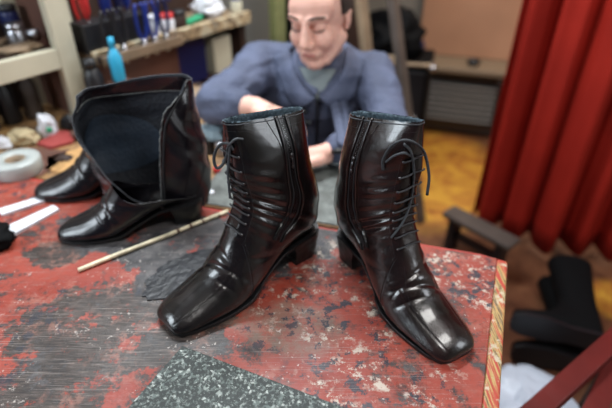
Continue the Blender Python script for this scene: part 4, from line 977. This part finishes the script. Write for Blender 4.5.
b.capsule(H(-.020, -.078, -.058), H(.020, -.078, -.058), .010, .010); b.capsule(H(-.016, -.078, -.068), H(.016, -.078, -.068), .009, .009)
b.capsule(H(0, .025, -.05), nk+Vector((0, .0, .0)), .056, .060); b.capsule(nk, chest, .065, .12)
b.capsule(chest, pel, .135, .14); b.capsule(shL+Vector((-.03, 0, -.01)), nk, .05, .05); b.capsule(shR+Vector((.03, 0, -.01)), nk, .05, .05)
b.capsule(shL, elL, .050, .040); b.capsule(elL, wrL, .038, .026); b.capsule(shR, elR, .050, .042); b.capsule(elR, wrR, .040, .029)
hipL = pel+Vector((.09, -.02, -.04)); hipR = pel+Vector((-.09, -.02, -.04)); knL = Vector((.21, 1.16, .50)); knR = Vector((-.03, 1.17, .50)); anL = Vector((.24, 1.20, .09)); anR = Vector((-.06, 1.20, .09))
for h_, k_, a_ in ((hipL, knL, anL), (hipR, knR, anR)): b.capsule(h_, k_, .078, .055); b.capsule(k_, a_, .052, .036); b.capsule(a_, a_+Vector((0, -.16, -.045)), .034, .026)
# hands
def hand(b, wr, palm, dirf, upn, sgn, curl=.9, r=.0095):
    dirf = dirf.normalized(); upn = (upn-dirf*upn.dot(dirf)).normalized(); side = dirf.cross(upn)*sgn
    b.capsule(wr, wr+dirf*.03, .027, .026)
    for k in range(4):
        s_ = (k-1.5)*.0205; base = wr+dirf*.085+side*s_; b.capsule(wr+dirf*.02+side*s_*.7, base, .016, .0125)
        ln = (.040, .045, .042, .034)[k]; p = base; a = .35
        for j in range(3):
            d = dirf*math.cos(a)-upn*math.sin(a); q = p+d*ln*(1, .68, .52)[j]; b.capsule(p, q, r*(1-.08*j), r*(.93-.08*j), 10); p = q; a += curl*(.75, .8, .5)[j]
    t0 = wr+dirf*.025-side*.022; t1 = t0+dirf*.035-side*.022-upn*.012; t2 = t1+dirf*.032-side*.002-upn*.014; t3 = t2+dirf*.022+side*.008-upn*.008
    b.capsule(t0, t1, .016, .0125, 10); b.capsule(t1, t2, .0115, .0105, 10); b.capsule(t2, t3, .0105, .0085, 10)
hand(b, wrR, haR, Vector((.85, -.50, -.12)), Vector((.1, .1, 1)), 1)
hand(b, wrL, haL, Vector((-.93, -.32, -.05)), Vector((0, .0, 1)), -1)
body = fuse('body', b, M['skin'], man, .0042, 3)
# face details
for sx in (-1, 1):
    mb = MB(); mb.tube(spline([H(sx*.016, -.0835, .004), H(sx*.030, -.0865, .000), H(sx*.046, -.0775, .004)], 12), [.0006]+[.0014]*10+[.0006], 6); mb.build('eyelashes', M['eye'], man, True)
    mb = MB(); mb.tube(spline([H(sx*.014, -.0975, .034), H(sx*.032, -.094, .040), H(sx*.052, -.077, .035)], 12), [.001]+[.0024]*10+[.0008], 6); mb.build('eyebrow', M['hair'], man, True)
    e = MB(); e.ball(H(sx*.075, .014, .004), (.008, .016, .026), 16, hrot); e.ball(H(sx*.078, .018, .016), (.007, .013, .012), 12, hrot); e.ball(H(sx*.073, .008, -.018), (.007, .009, .010), 10, hrot); fuse('ear', e, M['skin'], man, .003, 3)
mb = MB(); mb.tube(spline([H(-.021, -.083, -.0625), H(-.010, -.088, -.0615), H(0, -.088, -.063), H(.010, -.088, -.0615), H(.021, -.083, -.0625)], 14), [.0012]+[.0042]*12+[.0012], 8); mb.build('lips', M['lips'], man, True)
# short hair round the sides and back
hv = []; hf = []; nn = 44
Pn = []
for i in range(nn+1):
    th = PI*i/nn; row = []
    for k in range(64):
        a = 2*PI*k/64; d = Vector((math.sin(th)*math.cos(a), math.sin(th)*math.sin(a), math.cos(th)))
        row.append((d, H(0+d.x*.083, .021+d.y*.1045, .036+d.z*.0985)))
    Pn.append(row)
keep = set()
for i in range(nn+1):
    for k in range(64):
        d = Pn[i][k][0]; hv.append(Pn[i][k][1])
        front = -d.y
        if (front < .30+.35*max(0, abs(d.x)-.6)-.15*max(0, .5-abs(d.x)) and d.z > -.30-.25*max(0, d.y)) and not (abs(d.x) > .88 and d.z < -.15 and front > -.1): keep.add(i*64+k)
for i in range(nn):
    for k in range(64):
        q = (i*64+k, (i+1)*64+k, (i+1)*64+(k+1) % 64, i*64+(k+1) % 64)
        if all(x in keep for x in q): hf.append(q)
ho = mesh('short_hair', hv, hf, M['hair'], man); ho.modifiers.new('s', 'SOLIDIFY').thickness = .004
# jacket
j = MB(); up_ = Vector((0, 0, 1))
j.capsule(chest+Vector((0, 0, .04)), pel+Vector((0, 0, -.02)), .155, .165, 24)
j.capsule(shL+Vector((-.045, .0, -.035)), shR+Vector((.045, 0, -.035)), .085, .085, 20); j.capsule(nk+Vector((-.0, .01, -.045)), chest, .085, .15, 20)
j.capsule(nk+Vector((.0, .02, -.03)), shL, .065, .066, 18); j.capsule(nk+Vector((.0, .02, -.03)), shR, .065, .066, 18)
j.capsule(shL, elL, .074, .058, 18); j.capsule(elL, wrL+(elL-wrL)*.20, .057, .043, 18)
j.capsule(shR, elR, .074, .062, 18); j.capsule(elR, wrR+(elR-wrR)*.42, .060, .050, 18)
j.capsule(shL+Vector((-.02, .02, -.08)), chest, .09, .12); j.capsule(shR+Vector((.02, .02, -.08)), chest, .09, .12)
def folds(c):
    return noise.noise(c*9)*.012+noise.noise(c*22+Vector((5, 0, 0)))*.006-abs(noise.noise(Vector((c.x*14, c.y*14, c.z*30))))*.008
jk = fuse('jacket', j, M['jacket'], man, .007, 5, disp=folds)
# collar leaves, zip, tabs and seams laid on the jacket's own surface
from mathutils.bvhtree import BVHTree
bv_ = BVHTree.FromObject(jk, bpy.context.evaluated_depsgraph_get())
def JS(x, z, off=.004):
    h = bv_.ray_cast(Vector((x, .6, z)), Vector((0, 1, 0)))
    if h[0] is None: return Vector((x, 1.40, z))
    return h[0]+Vector((0, -off, 0))
cx, cz = nk.x-.012, nk.z-.010
for sx in (-1, 1):
    inner = spline([(cx+sx*.078, cz+.040), (cx+sx*.066, cz-.002), (cx+sx*.036, cz-.040), (cx+sx*.006, cz-.062)], 24)
    outer = spline([(cx+sx*.128, cz+.010), (cx+sx*.112, cz-.040), (cx+sx*.090, cz-.080), (cx+sx*.060, cz-.105)], 24)
    rows = []
    for a_, b_ in zip(inner, outer):
        row = []
        for t_ in np.linspace(0, 1, 8):
            p_ = a_*(1-t_)+b_*t_; q_ = JS(p_[0], p_[1], .010+.014*math.sin(PI*min(1, .25+t_*.75)))
            row.append(list(q_))
        rows.append(row)
    v, f = grid_mesh(np.array(rows), False); co = mesh('collar', v, f, M['jacket'], man); co.modifiers.new('s', 'SOLIDIFY').thickness = .008
    rows = []
    for a_ in inner:
        q_ = JS(a_[0], a_[1], .012); rows.append([list(q_), list(q_+Vector((-sx*.012, .035, .018)))])
    v, f = grid_mesh(np.array(rows), False); co2 = mesh('collar_stand', v, f, M['jacket'], man); co2.modifiers.new('s', 'SOLIDIFY').thickness = .006
    mb = MB(); mb.tube([JS(cx+sx*(.030+.012*i), cz-.108+.006*math.sin(i), .022) for i in range(4)], [.006, .008, .008, .005], 8); mb.build('collar_tab', M['black'], man, True)
    mb = MB(); mb.tube([JS(cx+sx*.02+sx*.012*i, cz-.150+.0015*i, .004) for i in range(11)], .0022, 6); mb.build('yoke_seam', M['shirt'], man, True)
mb = MB(); mb.tube([JS(cx, cz-.075-.012*i, .006) for i in range(16)], .004, 8); mb.build('jacket_zip', M['black'], man, True)
rows = []
for z_ in np.linspace(cz+.005, cz-.070, 10):
    wdt = .052*(z_-(cz-.078))/.083; rows.append([list(JS(cx+wdt*x_, z_, .005)) for x_ in np.linspace(-1, 1, 9)])
v, f = grid_mesh(np.array(rows), False); mesh('shirt', v, f, M['shirt'], man)
tr_ = MB()
for h_, k_, a_ in ((hipL, knL, anL), (hipR, knR, anR)): tr_.capsule(h_, k_, .092, .068, 16); tr_.capsule(k_, a_+Vector((0, 0, .02)), .066, .052, 16)
tr_.capsule(hipL+Vector((0, 0, .02)), hipR+Vector((0, 0, .02)), .115, .115, 16); fuse('trousers', tr_, M['trousers'], man, .009, 5)
for a_ in (anL, anR):
    s_ = MB(); s_.capsule(a_+Vector((0, .03, -.05)), a_+Vector((0, -.17, -.055)), .036, .034); s_.capsule(a_+Vector((0, 0, -.03)), a_+Vector((0, -.02, .0)), .048, .046); fuse('shoe', s_, M['black'], man, .006, 4, disp=lambda c: 0)
# stool
sl = thing('work_stool', 'round wooden stool beneath the seated man', 'stool', (pel.x, pel.y, 0))
mb = MB(); mb.lathe([(0, .27), (.16, .27), (.17, .28), (.17, .295), (.16, .305), (0, .305)], seg=32); mb.build('seat', M['tan'], sl, True)
for k in range(4):
    a = PI/4+k*PI/2; mb = MB(); mb.tube([(.11*math.cos(a), .11*math.sin(a), .27), (.15*math.cos(a), .15*math.sin(a), 0)], .014, 10); mb.build('leg', M['darkwood'], sl, True)
# slatted frame and clutter behind him
fr = thing('step_ladder', 'leaning tan wooden ladder behind the man\'s shoulder', 'frame', (.33, 2.02, 0), R(-20))
for p, q, m_ in (((-.16, 0, 1.20), (.10, -.12, .0), 'tan'), ((-.05, .03, 1.20), (.26, -.06, .0), 'greyw')):
    bar('rail', p, q, .05, .03, M[m_], fr)
for z in (.35, .75, 1.02):
    t_ = 1-z/1.2; bar('rung', (-.16+.26*t_, -.12*t_, z), (-.05+.31*t_, .03-.09*t_, z), .03, .02, M['tan'], fr)
cab = thing('storage_cabinet', 'black low cabinet between the man and the heater', 'cabinet', (.47, 2.36, 0), ra)
mb = MB(); mb.box((0, .12, .31), (.28, .3, .62), bev=.006); mb.build('cabinet_body', M['blackfab'], cab)
mb = MB(); mb.box((0, -.036, .31), (.25, .012, .56), bev=.003); dr = mb.build('door', M['black'], cab); mb = MB(); mb.ball((.10, -.05, .36), .010, 12); mb.build('knob', M['metal'], dr, True)
ck = crumple('black_coat', 'black coat heaped on the low cabinet behind the man', 'coat', (.43, 2.46, .62), (.14, .12, .13), M['blackfab'], 21)
hz_ = hammer('long handled hammer with a grey head lying on the black cabinet towards the spray bottle', (.40, 2.28, .640), (0, 0, ra+.1))
ctn = thing('coat_rack', 'dark brown clothes hanging on a stand behind the man, right of his head', 'coat rack', (.24, 2.74, 0), .2)
mb = MB(); mb.tube([(0, 0, 0), (0, 0, 1.7)], .018, 10); mb.build('pole', M['darkwood'], ctn, True)
mb = MB(); mb.lathe([(0, 0), (.18, 0), (.18, .02), (.03, .04), (0, .04)]); mb.build('base', M['darkwood'], ctn, True)
bm = bmesh.new(); bmesh.ops.create_icosphere(bm, subdivisions=5, radius=1)
for q in bm.verts:
    n = noise.noise(Vector((q.co.x*4, q.co.y*4, q.co.z*1.2)))*.35+noise.noise(q.co*6)*.1
    q.co = Vector((q.co.x*.17*(1+n), q.co.y*.12*(1+n), q.co.z*.40+1.27))
me = bpy.data.meshes.new('hanging_coat'); bm.to_mesh(me); bm.free(); me.materials.append(mat('brown_coat', (.04, .025, .018), .9, var=.5, vscale=9))
for q in me.polygons: q.use_smooth = True
o = bpy.data.objects.new('hanging_coat', me); C.objects.link(o); o.parent = ctn
